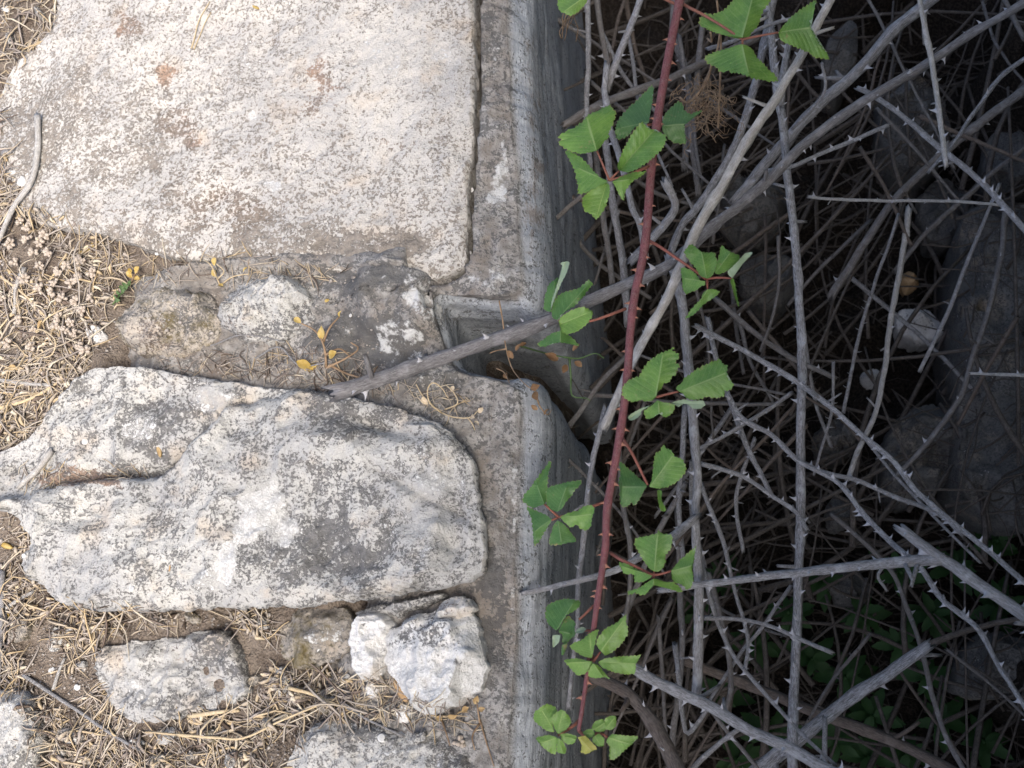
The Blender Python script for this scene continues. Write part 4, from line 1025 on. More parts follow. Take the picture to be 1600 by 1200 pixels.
for k, (y, sd) in enumerate([(30, 1), (60, -1), (72, 1), (100, 1), (125, 1), (168, -1), (186, -1), (196, 1), (258, 1), (268, -1), (325, 1), (350, -1), (378, 1), (400, 1), (424, -1), (442, 1), (476, -1), (482, 1), (500, 1), (545, -1), (578, -1), (582, 1), (640, -1), (668, -1), (672, 1), (692, 1),
                              (722, -1), (735, 1), (757, 1), (790, -1), (836, -1), (838, 1), (870, -1), (880, 1), (912, 1), (925, -1), (935, -1), (950, 1), (990, -1), (1030, 1), (1065, 1), (1090, -1)]):
    i = int(np.argmin(np.abs(ppy - y)))
    right = np.cross(T[i], np.array([0, 0, 1.0])); right /= np.linalg.norm(right)
    if right[0] < 0: right = -right
    nr = right * sd * 0.9 + np.array([0, 0, rr.uniform(-.1, .5)]); nr /= np.linalg.norm(nr)
    put_thorn(stem, bramble_o, THORN_RED, P[i] + nr * RR[i] * 0.85, nr, -T[i], rr.uniform(0.0036, 0.0056) * (0.75 + 0.25 * RR[i] / RR[0]))

Z1 = (1040, 0, 6.154); Z2 = (840, 130, 6.154); Z3 = (1030, 360, 8.0); Z4 = (820, 400, 8.0); Z5 = (960, 530, 8.0); Z6 = (800, 680, 5.333); Z7 = (940, 810, 8.0); Z8 = (820, 910, 4.136)
# each leaf: frame, z, petiole lines, leaflets (outline, midrib, fold, sag, twist, pale, material)
LEAVES = [
 (Z1, 0.105, [[(150, 30), (250, 85), (350, 135), (550, 255), (740, 380)], [(740, 380), (900, 345), (1085, 312)], [(740, 355), (738, 430)]], [
   ([(740, 360), (700, 375), (520, 325), (400, 280), (320, 235), (330, 180), (370, 125), (450, 140), (530, 115), (590, 70), (640, 10), (680, -70), (960, -70), (1010, 10), (940, 100), (910, 180), (880, 260), (820, 320), (800, 365)], [(740, 360), (840, -40)], -.35, .1, 0, 0, 'leaf'),
   ([(1085, 310), (1120, 260), (1200, 170), (1330, 70), (1450, -10), (1420, 100), (1385, 190), (1390, 270), (1460, 380), (1510, 470), (1560, 520), (1565, 575), (1500, 560), (1430, 550), (1370, 500), (1270, 460), (1200, 430), (1140, 410), (1095, 370)], [(1085, 312), (1400, 262)], -.35, -.1, .15, 0, 'leaf'),
   ([(738, 425), (700, 430), (600, 465), (460, 505), (370, 550), (400, 610), (490, 640), (520, 690), (560, 690), (600, 650), (660, 640), (600, 690), (720, 705), (850, 755), (1000, 780), (1085, 780), (1060, 730), (990, 670), (950, 620), (880, 560), (840, 480), (790, 440)], [(738, 425), (795, 690)], -.5, -.3, 0, 0, 'leaf')]),
 (Z2, 0.10, [[(1080, 790), (1000, 830), (850, 890), (690, 935)], [(690, 935), (630, 790), (570, 650)], [(690, 935), (785, 840)]], [
   ([(570, 650), (510, 665), (420, 680), (330, 660), (230, 610), (195, 570), (240, 555), (200, 520), (220, 490), (270, 480), (280, 450), (340, 450), (400, 390), (440, 370), (480, 310), (560, 270), (580, 290), (620, 240), (700, 210), (720, 250), (750, 270), (740, 350), (710, 420), (680, 480), (690, 520), (640, 560), (600, 620)], [(570, 650), (470, 330)], -.15, .05, .12, 0, 'leaf'),
   ([(780, 840), (765, 800), (790, 720), (830, 630), (900, 500), (960, 420), (1010, 370), (1050, 430), (1110, 450), (1160, 470), (1230, 500), (1235, 560), (1200, 630), (1120, 710), (1000, 800), (880, 860)], [(785, 840), (1130, 440)], .3, .12, 0, 0, 'leaf'),
   ([(680, 940), (620, 920), (540, 850), (480, 780), (400, 700), (330, 665), (260, 640), (300, 720), (350, 820), (375, 920), (390, 1010), (385, 1070), (500, 1040), (600, 1000)], [(680, 940), (400, 820)], -.5, -.25, 0, 0, 'leaf'),
   ([(670, 955), (600, 985), (500, 1040), (430, 1100), (430, 1170), (450, 1230), (520, 1260), (560, 1310), (590, 1290), (630, 1230), (660, 1170), (690, 1080), (695, 990)], [(665, 955), (575, 1260)], .25, -.1, 0, 0, 'leaf_young'),
   ([(715, 945), (800, 900), (900, 860), (1050, 845), (1000, 890), (900, 950), (860, 1010), (835, 1060), (830, 1140), (790, 1080), (745, 990)], [(715, 945), (880, 925)], -.5, -.3, 0, 0, 'leaf')]),
 (Z2, 0.06, [[(1140, 395), (1060, 400)], [(1180, 400), (1210, 410)]], [
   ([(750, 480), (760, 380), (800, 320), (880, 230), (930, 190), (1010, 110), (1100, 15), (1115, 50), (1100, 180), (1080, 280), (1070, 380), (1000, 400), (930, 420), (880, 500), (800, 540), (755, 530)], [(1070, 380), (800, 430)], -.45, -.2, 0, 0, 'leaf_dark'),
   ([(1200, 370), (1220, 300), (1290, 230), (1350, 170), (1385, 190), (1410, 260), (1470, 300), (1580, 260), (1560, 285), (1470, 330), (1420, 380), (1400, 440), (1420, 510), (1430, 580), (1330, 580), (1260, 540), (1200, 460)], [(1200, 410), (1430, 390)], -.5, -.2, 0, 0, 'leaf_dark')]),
 (Z3, 0.075, [[(-160, 110), (0, 200), (250, 370), (480, 530), (580, 610)], [(590, 605), (750, 590), (915, 600)], [(595, 610), (605, 735)]], [
   ([(590, 600), (510, 570), (470, 490), (430, 440), (390, 400), (310, 270), (340, 220), (400, 170), (460, 210), (500, 260), (560, 280), (690, 275), (710, 340), (730, 390), (700, 500), (660, 570), (620, 600)], [(590, 595), (530, 270)], -.2, .15, 0, 0, 'leaf'),
   ([(690, 535), (715, 450), (730, 380), (760, 270), (780, 180), (830, 240), (900, 270), (1000, 315), (1015, 350), (950, 430), (860, 500), (750, 550)], [(700, 530), (880, 290)], -.35, -.1, 0, 0, 'leaf'),
   ([(915, 600), (870, 560), (850, 510), (900, 470), (1000, 370), (1080, 280), (1175, 270), (1130, 330), (1050, 410), (980, 480), (945, 540)], [(915, 600), (1120, 310)], .6, .2, 0, 1, 'leaf'),
   ([(905, 600), (930, 600), (950, 680), (965, 780), (1000, 950), (985, 950), (950, 850), (910, 700), (885, 630)], [(915, 605), (985, 930)], .9, -.2, 0, 0, 'leaf'),
   ([(575, 630), (520, 640), (470, 560), (430, 520), (360, 480), (280, 460), (270, 520), (290, 620), (290, 690), (310, 770), (345, 800), (390, 770), (480, 740), (530, 690), (570, 690)], [(575, 635), (320, 600)], -.35, -.15, 0, 0, 'leaf'),
   ([(605, 735), (540, 790), (530, 850), (450, 930), (380, 1010), (315, 1120), (400, 1070), (480, 1010), (570, 910), (700, 830), (765, 765), (720, 750), (690, 735)], [(605, 735), (450, 980)], -.5, -.3, 0, 0, 'leaf')]),
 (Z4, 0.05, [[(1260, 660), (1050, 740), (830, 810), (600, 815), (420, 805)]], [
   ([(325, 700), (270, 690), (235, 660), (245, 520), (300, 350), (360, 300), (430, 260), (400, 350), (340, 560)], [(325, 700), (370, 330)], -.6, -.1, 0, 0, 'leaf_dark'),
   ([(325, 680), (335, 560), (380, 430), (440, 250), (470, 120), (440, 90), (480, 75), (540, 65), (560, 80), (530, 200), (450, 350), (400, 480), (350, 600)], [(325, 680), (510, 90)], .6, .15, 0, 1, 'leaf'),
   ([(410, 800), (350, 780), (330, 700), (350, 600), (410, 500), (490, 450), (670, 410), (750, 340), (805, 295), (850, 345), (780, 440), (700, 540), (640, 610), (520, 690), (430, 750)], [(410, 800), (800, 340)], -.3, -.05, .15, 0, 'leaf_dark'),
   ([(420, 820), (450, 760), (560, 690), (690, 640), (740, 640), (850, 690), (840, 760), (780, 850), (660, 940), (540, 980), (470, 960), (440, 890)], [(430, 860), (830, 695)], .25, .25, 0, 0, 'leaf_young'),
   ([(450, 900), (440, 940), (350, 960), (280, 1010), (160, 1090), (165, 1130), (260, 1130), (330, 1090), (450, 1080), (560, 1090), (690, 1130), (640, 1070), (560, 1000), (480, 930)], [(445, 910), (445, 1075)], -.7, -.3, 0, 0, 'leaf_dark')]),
 (Z5, 0.08, [[(160, 480), (330, 610), (525, 725)], [(525, 725), (650, 690), (800, 655)]], [
   ([(525, 720), (470, 770), (380, 780), (340, 745), (250, 785), (160, 760), (100, 700), (95, 610), (130, 550), (220, 490), (310, 470), (350, 390), (400, 310), (500, 225), (570, 180), (650, 155), (755, 95), (720, 145), (800, 180), (815, 215), (750, 290), (825, 335), (780, 380), (770, 440), (710, 470), (690, 540), (610, 550), (595, 610), (540, 660)], [(525, 710), (600, 200)], -.15, .1, 0, 0, 'leaf'),
   ([(800, 650), (770, 620), (780, 590), (840, 550), (880, 480), (960, 430), (1020, 380), (1110, 330), (1210, 290), (1325, 240), (1335, 300), (1410, 330), (1400, 420), (1410, 490), (1480, 550), (1490, 590), (1440, 640), (1370, 650), (1380, 710), (1260, 740), (1150, 710), (1080, 750), (960, 760), (890, 730), (860, 680)], [(810, 655), (1400, 420)], -.18, .05, 0, 0, 'leaf'),
   ([(700, 800), (780, 770), (880, 750), (960, 775), (1110, 765), (1140, 820), (1080, 870), (980, 870), (930, 820), (870, 800), (800, 850), (765, 820)], [(700, 800), (1110, 815)], .5, 0, 0, 1, 'leaf'),
   ([(540, 760), (600, 790), (700, 800), (760, 830), (740, 900), (670, 970), (610, 975), (600, 900), (520, 950), (470, 990), (400, 1000), (360, 900), (440, 850), (500, 800)], [(545, 770), (560, 930)], -.35, -.3, 0, 0, 'leaf'),
   ([(510, 780), (440, 830), (340, 860), (200, 940), (165, 980), (200, 1020), (280, 990), (330, 940), (340, 890), (420, 850)], [(510, 785), (200, 985)], .5, 0, 0, 1, 'leaf')]),
 (Z6, 0.055, [[(760, 560), (680, 590), (550, 640), (385, 685)], [(385, 680), (330, 630), (270, 575)], [(385, 685), (330, 710)]], [
   ([(270, 575), (170, 610), (85, 550), (100, 500), (160, 430), (200, 370), (260, 290), (320, 210), (325, 240), (300, 320), (295, 400), (285, 480), (285, 550)], [(270, 575), (210, 420)], -.4, -.1, -.1, 0, 'leaf_dark'),
   ([(380, 640), (320, 620), (285, 560), (280, 480), (290, 440), (380, 410), (490, 385), (585, 375), (570, 410), (530, 450), (490, 510), (440, 570), (420, 610)], [(380, 640), (450, 440)], -.35, 0, 0, 0, 'leaf_dark'),
   ([(330, 700), (280, 660), (200, 630), (115, 590), (160, 680), (175, 800), (185, 930), (230, 880), (280, 790), (320, 730)], [(330, 700), (190, 800)], -.5, -.25, 0, 0, 'leaf_dark'),
   ([(380, 710), (350, 740), (330, 800), (310, 870), (310, 915), (370, 920), (450, 900), (540, 890), (520, 850), (470, 780), (420, 730)], [(385, 710), (410, 890)], -.35, -.15, 0, 0, 'leaf_dark'),
   ([(400, 680), (460, 650), (550, 630), (600, 590), (670, 580), (690, 620), (665, 690), (660, 760), (620, 795), (570, 780), (540, 740), (490, 770), (430, 720)], [(400, 685), (665, 660)], -.2, .05, 0, 0, 'leaf')]),
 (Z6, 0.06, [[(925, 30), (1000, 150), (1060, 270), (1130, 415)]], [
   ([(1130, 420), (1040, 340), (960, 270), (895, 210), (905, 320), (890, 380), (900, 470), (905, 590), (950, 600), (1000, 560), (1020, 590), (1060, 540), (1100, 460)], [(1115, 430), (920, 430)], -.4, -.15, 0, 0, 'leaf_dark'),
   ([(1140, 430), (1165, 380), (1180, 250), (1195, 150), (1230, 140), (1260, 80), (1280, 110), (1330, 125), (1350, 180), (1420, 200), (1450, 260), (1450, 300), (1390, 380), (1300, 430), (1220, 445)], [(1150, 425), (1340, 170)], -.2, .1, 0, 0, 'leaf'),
   ([(1210, 455), (1250, 460), (1245, 540), (1285, 620), (1270, 640), (1235, 620), (1215, 530)], [(1225, 455), (1265, 625)], .6, -.2, 0, 0, 'leaf')]),
 (Z7, 0.065, [[(110, 430), (250, 520), (400, 590), (640, 708)], [(650, 710), (760, 690), (870, 655)], [(650, 750), (655, 665)]], [
   ([(660, 665), (590, 620), (540, 550), (490, 470), (440, 380), (405, 310), (430, 250), (500, 240), (560, 220), (680, 200), (720, 145), (740, 190), (880, 205), (885, 290), (860, 390), (800, 450), (790, 490), (805, 530), (770, 610), (720, 665)], [(660, 665), (700, 200)], -.15, .1, 0, 0, 'leaf'),
   ([(870, 650), (900, 620), (960, 540), (1050, 460), (1100, 420), (1200, 330), (1130, 410), (1160, 480), (1150, 560), (1130, 620), (1145, 720), (1140, 790), (1110, 880), (1070, 890), (1010, 830), (930, 810), (880, 760)], [(870, 655), (1130, 590)], -.35, -.1, 0, 0, 'leaf'),
   ([(640, 715), (560, 690), (420, 630), (320, 570), (210, 550), (250, 640), (290, 700), (380, 690), (410, 710), (410, 800), (500, 800), (590, 760)], [(635, 715), (260, 600)], -.3, -.1, 0, 0, 'leaf'),
   ([(650, 750), (700, 760), (800, 800), (900, 800), (980, 860), (1020, 930), (920, 900), (840, 860), (780, 820), (680, 820), (600, 880), (560, 940), (500, 960), (430, 930), (330, 950), (320, 920), (480, 870), (570, 800)], [(650, 755), (645, 830)], -.6, -.3, 0, 0, 'leaf')]),
 (Z8, 0.03, [[(470, 130), (430, 165), (380, 215), (350, 240)], [(430, 310), (400, 310), (330, 320)]], [
   ([(200, 310), (150, 270), (130, 210), (140, 150), (200, 120), (270, 105), (360, 120), (350, 160), (310, 190), (270, 210), (240, 260), (220, 300)], [(205, 310), (310, 140)], -.4, 0, 0, 0, 'leaf_dark'),
   ([(180, 340), (230, 340), (220, 390), (180, 425), (178, 380)], [(200, 335), (190, 415)], .4, 0, 0, 1, 'leaf'),
   ([(215, 320), (250, 250), (280, 210), (330, 265), (320, 290), (330, 340), (300, 360), (270, 400), (240, 390), (245, 340)], [(220, 315), (290, 330)], -.4, -.1, 0, 0, 'leaf_dark'),
   ([(330, 310), (370, 285), (400, 300), (380, 325), (330, 330)], [(330, 320), (395, 302)], .4, 0, 0, 1, 'leaf'),
   ([(240, 400), (280, 395), (250, 470), (235, 470)], [(265, 395), (243, 468)], -.6, -.3, 0, 0, 'leaf_dark')]),
 (Z8, 0.06, [[(440, 480), (445, 510)], [(445, 510), (490, 448)]], [
   ([(435, 490), (380, 480), (290, 420), (300, 400), (370, 370), (430, 320), (480, 300), (460, 370), (445, 430)], [(435, 490), (420, 340)], -.3, .05, 0, 0, 'leaf_young'),
   ([(490, 445), (460, 400), (470, 360), (520, 300), (590, 265), (660, 205), (650, 250), (665, 290), (665, 340), (620, 400), (570, 450), (520, 475)], [(490, 445), (650, 225)], -.2, .1, 0, 0, 'leaf_young'),
   ([(440, 510), (400, 505), (330, 490), (250, 500), (290, 550), (340, 605), (390, 590), (430, 540)], [(435, 512), (270, 520)], -.3, -.1, 0, 0, 'leaf_young'),
   ([(440, 520), (410, 570), (410, 610), (460, 620), (520, 610), (558, 632), (520, 590), (480, 540)], [(442, 522), (500, 605)], -.4, -.2, 0, 0, 'leaf_young'),
   ([(470, 515), (520, 490), (640, 478), (755, 470), (715, 510), (715, 590), (650, 595), (560, 575), (500, 550)], [(465, 515), (720, 525)], -.25, -.05, 0, 0, 'leaf_young')]),
 (Z8, 0.045, [[(360, 880), (310, 930), (215, 990)]], [
   ([(190, 970), (140, 960), (90, 920), (55, 890), (60, 840), (110, 800), (150, 785), (200, 805), (210, 830), (180, 870), (180, 920)], [(195, 965), (110, 830)], -.2, 0, 0, 0, 'leaf_young'),
   ([(215, 985), (185, 930), (175, 870), (200, 840), (245, 820), (290, 870), (300, 910), (270, 950)], [(212, 980), (245, 830)], -.15, .15, 0, 0, 'leaf_young'),
   ([(210, 1000), (150, 985), (65, 1005), (110, 1060), (160, 1100), (200, 1115), (205, 1060)], [(210, 1002), (100, 1040)], -.3, -.1, 0, 0, 'leaf_young'),
   ([(210, 1000), (250, 1030), (270, 1080), (260, 1110), (205, 1100)], [(212, 1003), (245, 1100)], -.3, -.1, 0, 0, 'leaf_young'),
   ([(225, 980), (280, 975), (340, 995), (320, 1040), (280, 1050), (240, 1020)], [(222, 990), (330, 1015)], -.2, 0, 0, 0, 'leaf_young')]),
 (Z8, 0.045, [[(350, 960), (390, 990), (430, 985), (490, 975), (535, 1000)]], [
   ([(370, 970), (400, 950), (440, 945), (455, 990), (410, 1010)], [(375, 975), (445, 980)], -.2, 0, 0, 0, 'leaf_young'),
   ([(430, 940), (450, 900), (500, 880), (530, 910), (520, 960), (470, 970)], [(435, 960), (520, 905)], -.2, 0, 0, 0, 'leaf_young'),
   ([(520, 950), (515, 880), (560, 860), (590, 865), (590, 930), (560, 955)], [(522, 945), (580, 875)], -.2, 0, 0, 0, 'leaf_young'),
   ([(440, 1000), (480, 975), (515, 1010), (510, 1060), (470, 1060), (435, 1030)], [(450, 990), (490, 1055)], -.2, 0, 0, 0, 'leaf_young'),
   ([(540, 1000), (560, 980), (650, 990), (740, 995), (680, 1050), (620, 1110), (570, 1150), (545, 1140), (550, 1060), (525, 1030)], [(540, 1002), (690, 1050)], -.35, -.1, 0, 0, 'leaf_young'),
   ([(340, 1000), (390, 990), (430, 1030), (470, 1075), (430, 1095), (400, 1110), (360, 1100), (370, 1050)], [(350, 1000), (430, 1090)], -.3, .1, 0, 0, 'leaf_tip')]),
 ((530, 0, 2.963), 0.05, [[(1560, 20), (1400, -40), (1160, -20)]], [
   ([(1010, 20), (1020, -30), (1150, -40), (1150, -5), (1140, 20), (1100, 60), (1070, 75), (1020, 50)], [(1150, -25), (1040, 55)], -.3, -.1, 0, 0, 'leaf_young')]),
]
for li, (fr, z, pets, lets) in enumerate(LEAVES):
    ox, oy, sc = fr
    parts = []
    for pi, pl in enumerate(pets):
        q = leaf_pts(pl, ox, oy, sc)
        zs = [z - 0.004 - (0.012 if pi == 0 and k == 0 else 0) for k in range(len(q))]
        Wp = catmull(px_path(q, zs), 0.004)
        mm = 0.00055
        parts.append(tube(Wp, np.linspace(2.9, 2.0, len(Wp)) * mm * (0.9 if pi == 0 else 0.7), 8, 0.04, li * 3 + pi))
    org = parts[0][0][-1].copy()
    me = tube_mesh('leaf', parts, MAT['petiole'], org)
    lf = link('leaf', me, org - bramble_o, parent=bramble)
    for ki, (ol, mid, fold, sag, tw, pale, mt) in enumerate(lets):
        me, lo = leaflet_mesh(leaf_pts(ol, ox, oy, sc), leaf_pts(mid, ox, oy, sc), z + 0.0015 * ki, fold, sag, 1.0, MAT[mt], pale, li * 31 + ki, tw, 0.4 if pale else 1.0)
        lk = link('leaflet', me, lo - org, parent=lf)
        if pale: lk['label'] = 'pale felted underside of a curled leaflet'

# ================================================================== litter on the wall top
def inpoly(px, py, poly):
    c = False; j = len(poly) - 1
    for i in range(len(poly)):
        xi, yi = poly[i]; xj, yj = poly[j]
        if (yi > py) != (yj > py) and px < (xj - xi) * (py - yi) / (yj - yi) + xi: c = not c
        j = i
    return c
REG_A = [(-60, -60), (105, -60), (100, 50), (45, 110), (12, 165), (-60, 180)]
REG_B = [(-60, 180), (10, 180), (38, 330), (120, 352), (195, 385), (182, 450), (172, 540), (125, 580), (60, 665), (0, 712), (-60, 725)]
REG_C = [(-60, 795), (28, 802), (52, 850), (38, 890), (80, 940), (200, 955), (420, 955), (440, 1000), (400, 995), (330, 980), (150, 998), (148, 1060), (170, 1112), (230, 1140), (330, 1112), (396, 1090), (420, 1040), (470, 1052), (530, 1050), (560, 1075), (562, 1125), (500, 1122), (455, 1180), (440, 1240), (64, 1240), (64, 1150), (45, 1085), (-60, 1075)]
def PATCH(px, py): return float(fbm(np.array([px / 55.0]), np.array([py / 45.0]), seed=66, octs=3)[0])
def strands(spec, rd):
    V, Fc, tone, o = [], [], [], 0
    m, seg = 7, 3
    for poly, n, Lr, rr_, lift, tones in spec:
        xs = [p[0] for p in poly]; ys = [p[1] for p in poly]
        k = 0
        while k < n:
            px, py = rd.uniform(min(xs), max(xs)), rd.uniform(min(ys), max(ys))
            if not inpoly(px, py, poly): continue
            if n > 150 and PATCH(px, py) < rd.uniform(-0.75, 0.05): continue
            k += 1
            c = at(px, py, -0.01)
            L = rd.uniform(*Lr) * (1.8 if rd.random() < 0.08 else 1); r = rd.uniform(*rr_); a = rd.uniform(0, 2 * math.pi)
            d = np.array([math.cos(a), math.sin(a)]); sd = np.array([-d[1], d[0]])
            e0, e1 = c[:2] - d * L / 2, c[:2] + d * L / 2
            z0, zc, z1 = drop(*e0), drop(*c[:2]), drop(*e1)
            zc = zc + rd.uniform(0, lift)
            z0 = min(z0, zc + 0.01); z1 = min(z1, zc + 0.01)
            t = np.linspace(-1, 1, m)
            cs = 2.2 if rd.random() < 0.10 else 0.5
            cu, cu2 = rd.gauss(0, 0.10) * cs, rd.gauss(0, 0.06) * cs
            off = cu * L * (t ** 2 - 0.4) + cu2 * L * np.sin(t * 3.0)
            z = np.maximum(np.interp(t, [-1, 0, 1], [max(z0, zc - 0.012), zc, max(z1, zc - 0.012)]), np.interp(t, [-1, 0, 1], [z0, zc, z1])) + r * 0.6 + rd.uniform(0, 0.15) * L * (1 - t ** 2) * (0.4 if rd.random() < 0.8 else 1.2)
            P = np.stack([c[0] + d[0] * t * L / 2 + sd[0] * off, c[1] + d[1] * t * L / 2 + sd[1] * off, z], -1)
            T = np.gradient(P, axis=0); T /= np.linalg.norm(T, axis=1)[:, None]
            S = np.cross(T, [0, 0, 1.0]); S /= np.linalg.norm(S, axis=1)[:, None] + 1e-9
            N = np.cross(S, T)
            flat = rd.uniform(0.15, 0.8)
            rad = r * (1 - 0.55 * np.abs(t) ** 3)
            for w, h in ((-1, -0.3), (1, -0.3), (0, 1)):
                V.append(P + S * (w * rad)[:, None] + N * (h * rad * flat)[:, None])
            idx = np.arange(m)
            for q in range(seg):
                A_, B_ = o + q * m, o + ((q + 1) % seg) * m
                for i in range(m - 1): Fc.append((A_ + i, A_ + i + 1, B_ + i + 1, B_ + i))
            tn = min(1, max(0, rd.gauss(*tones)))
            tone += [tn] * (m * seg); o += m * seg
    me = mesh_from('dry_straw', np.concatenate(V), np.array(Fc), MAT['straw'])
    add_attr(me, 'tone', tone, 'FLOAT')
    return me
rd = random.Random(17)
T1, T2 = (0.64, 0.27), (0.42, 0.24)
SPEC = [(REG_A, 260, (0.012, 0.035), (0.0004, 0.0009), 0.004, T1), (REG_A, 90, (0.02, 0.05), (0.0008, 0.0015), 0.008, T1), (REG_B, 1000, (0.012, 0.04), (0.0003, 0.0008), 0.006, T1), (REG_B, 200, (0.03, 0.065), (0.0006, 0.0014), 0.010, T1), (REG_B, 420, (0.006, 0.014), (0.0012, 0.0026), 0.005, T1), (REG_C, 420, (0.005, 0.012), (0.0011, 0.0024), 0.003, T1), (REG_B, 900, (0.006, 0.02), (0.0005, 0.0010), 0.004, T2),
        (REG_C, 1000, (0.010, 0.035), (0.0003, 0.0007), 0.005, T1), (REG_C, 200, (0.025, 0.055), (0.0006, 0.0013), 0.008, T1), (REG_C, 1200, (0.006, 0.018), (0.0005, 0.0010), 0.003, T2),
        ([(180, 395), (350, 405), (560, 425), (520, 445), (340, 445), (200, 450)], 130, (0.008, 0.03), (0.0003, 0.0007), 0.003, T1),
        ([(430, 545), (560, 560), (620, 610), (540, 618), (400, 595)], 150, (0.008, 0.028), (0.0003, 0.0007), 0.003, T2),
        ([(240, 540), (430, 560), (420, 600), (260, 580)], 90, (0.006, 0.022), (0.0003, 0.0006), 0.002, T2),
        ([(620, 600), (730, 600), (745, 660), (680, 655)], 40, (0.008, 0.025), (0.0003, 0.0006), 0.003, T1),
        ([(40, 735), (250, 735), (250, 755), (60, 775)], 70, (0.006, 0.022), (0.0003, 0.0007), 0.002, T1),
        ([(690, 470), (790, 480), (800, 590), (705, 560)], 110, (0.008, 0.028), (0.0003, 0.0008), 0.006, T2),
        ([(600, 1090), (740, 1090), (760, 1140), (620, 1145)], 60, (0.008, 0.025), (0.0003, 0.0007), 0.003, T1),
        ([(550, 1060), (625, 1055), (630, 1125), (555, 1125)], 110, (0.008, 0.025), (0.0003, 0.0008), 0.004, T1)]
link('dry_straw', strands(SPEC, rd), label='matted dry straw and grass litter on the earth left of the stones', cat='straw', kind='stuff')

# grit
V, Fc, o = [], [], 0
rd = random.Random(23)
ICO = np.array([(0, 0, 1), (.9, 0, .45), (.28, .85, .45), (-.72, .53, .45), (-.72, -.53, .45), (.28, -.85, .45), (.72, .53, -.45), (-.28, .85, -.45), (-.9, 0, -.45), (-.28, -.85, -.45), (.72, -.53, -.45), (0, 0, -1.)])
ICF = [(0, 1, 2), (0, 2, 3), (0, 3, 4), (0, 4, 5), (0, 5, 1), (1, 6, 2), (2, 7, 3), (3, 8, 4), (4, 9, 5), (5, 10, 1), (6, 7, 2), (7, 8, 3), (8, 9, 4), (9, 10, 5), (10, 6, 1), (11, 7, 6), (11, 8, 7), (11, 9, 8), (11, 10, 9), (11, 6, 10)]
for poly, n in ((REG_B, 900), (REG_C, 1900), (REG_A, 120), ([(190, 400), (560, 425), (620, 610), (200, 575)], 520), ([(60, 735), (260, 735), (250, 758), (50, 775)], 80)):
    xs = [p[0] for p in poly]; ys = [p[1] for p in poly]; k = 0
    while k < n:
        px, py = rd.uniform(min(xs), max(xs)), rd.uniform(min(ys), max(ys))
        if not inpoly(px, py, poly): continue
        k += 1
        p = at(px, py, -0.01); r = rd.uniform(0.0005, 0.0014) * (2.0 if rd.random() < .06 else 1)
        p[2] = drop(p[0], p[1]) + r * 0.4
        J = 1 + rng.uniform(-.3, .3, (12, 1))
        V.append(p + ICO * J * r * np.array([1, rd.uniform(.6, 1), rd.uniform(.5, .9)])); Fc += [(a + o, b + o, c + o) for a, b, c in ICF]; o += 12
me = mesh_from('grit', np.concatenate(V), np.array(Fc), MAT['pebble'], smooth=False)
link('grit', me, label='fine grit and crumbs scattered over the earth and mortar', cat='grit', kind='stuff')

# ------------------------------------------------------------------ twigs lying on top
def lying(pts, r_px, mat, label, name='twig', cat='twig', lift=0.0, seed=0, seg=8, group='loose twigs on the wall top', taper=0.7, rough=0.08):
    S = np.array([surf(*p) for p in pts])
    m = mpp(pts[0][0], pts[0][1], 0.0); r = r_px * m
    P = catmull(S, 0.004)
    zs = np.array([drop(q[0], q[1]) for q in P])
    w = max(3, len(P) // 3) | 1
    pad = np.pad(zs, w // 2, mode='edge')
    zm = np.array([pad[i:i + w].max() for i in range(len(P))])
    kern = np.ones(w) / w
    P[:, 2] = np.maximum(np.convolve(np.pad(zm, w // 2, mode='edge'), kern, 'valid'), zs) + r * 0.9 + lift
    org = P[int(np.argmin(P[:, 2]))].copy()
    me = tube_mesh(name, [tube(P, np.linspace(r, r * taper, len(P)), seg, rough, seed, 0.6)], MAT[mat], org)
    return link(name, me, org, label=label, cat=cat, group=group)
MAT['straw_stalk'] = wood('straw_stalk', (0.36, 0.28, 0.18), (0.60, 0.50, 0.35), (0.48, 0.36, 0.2), stain=(0.25, 0.18, 0.1), bump=0.0004)
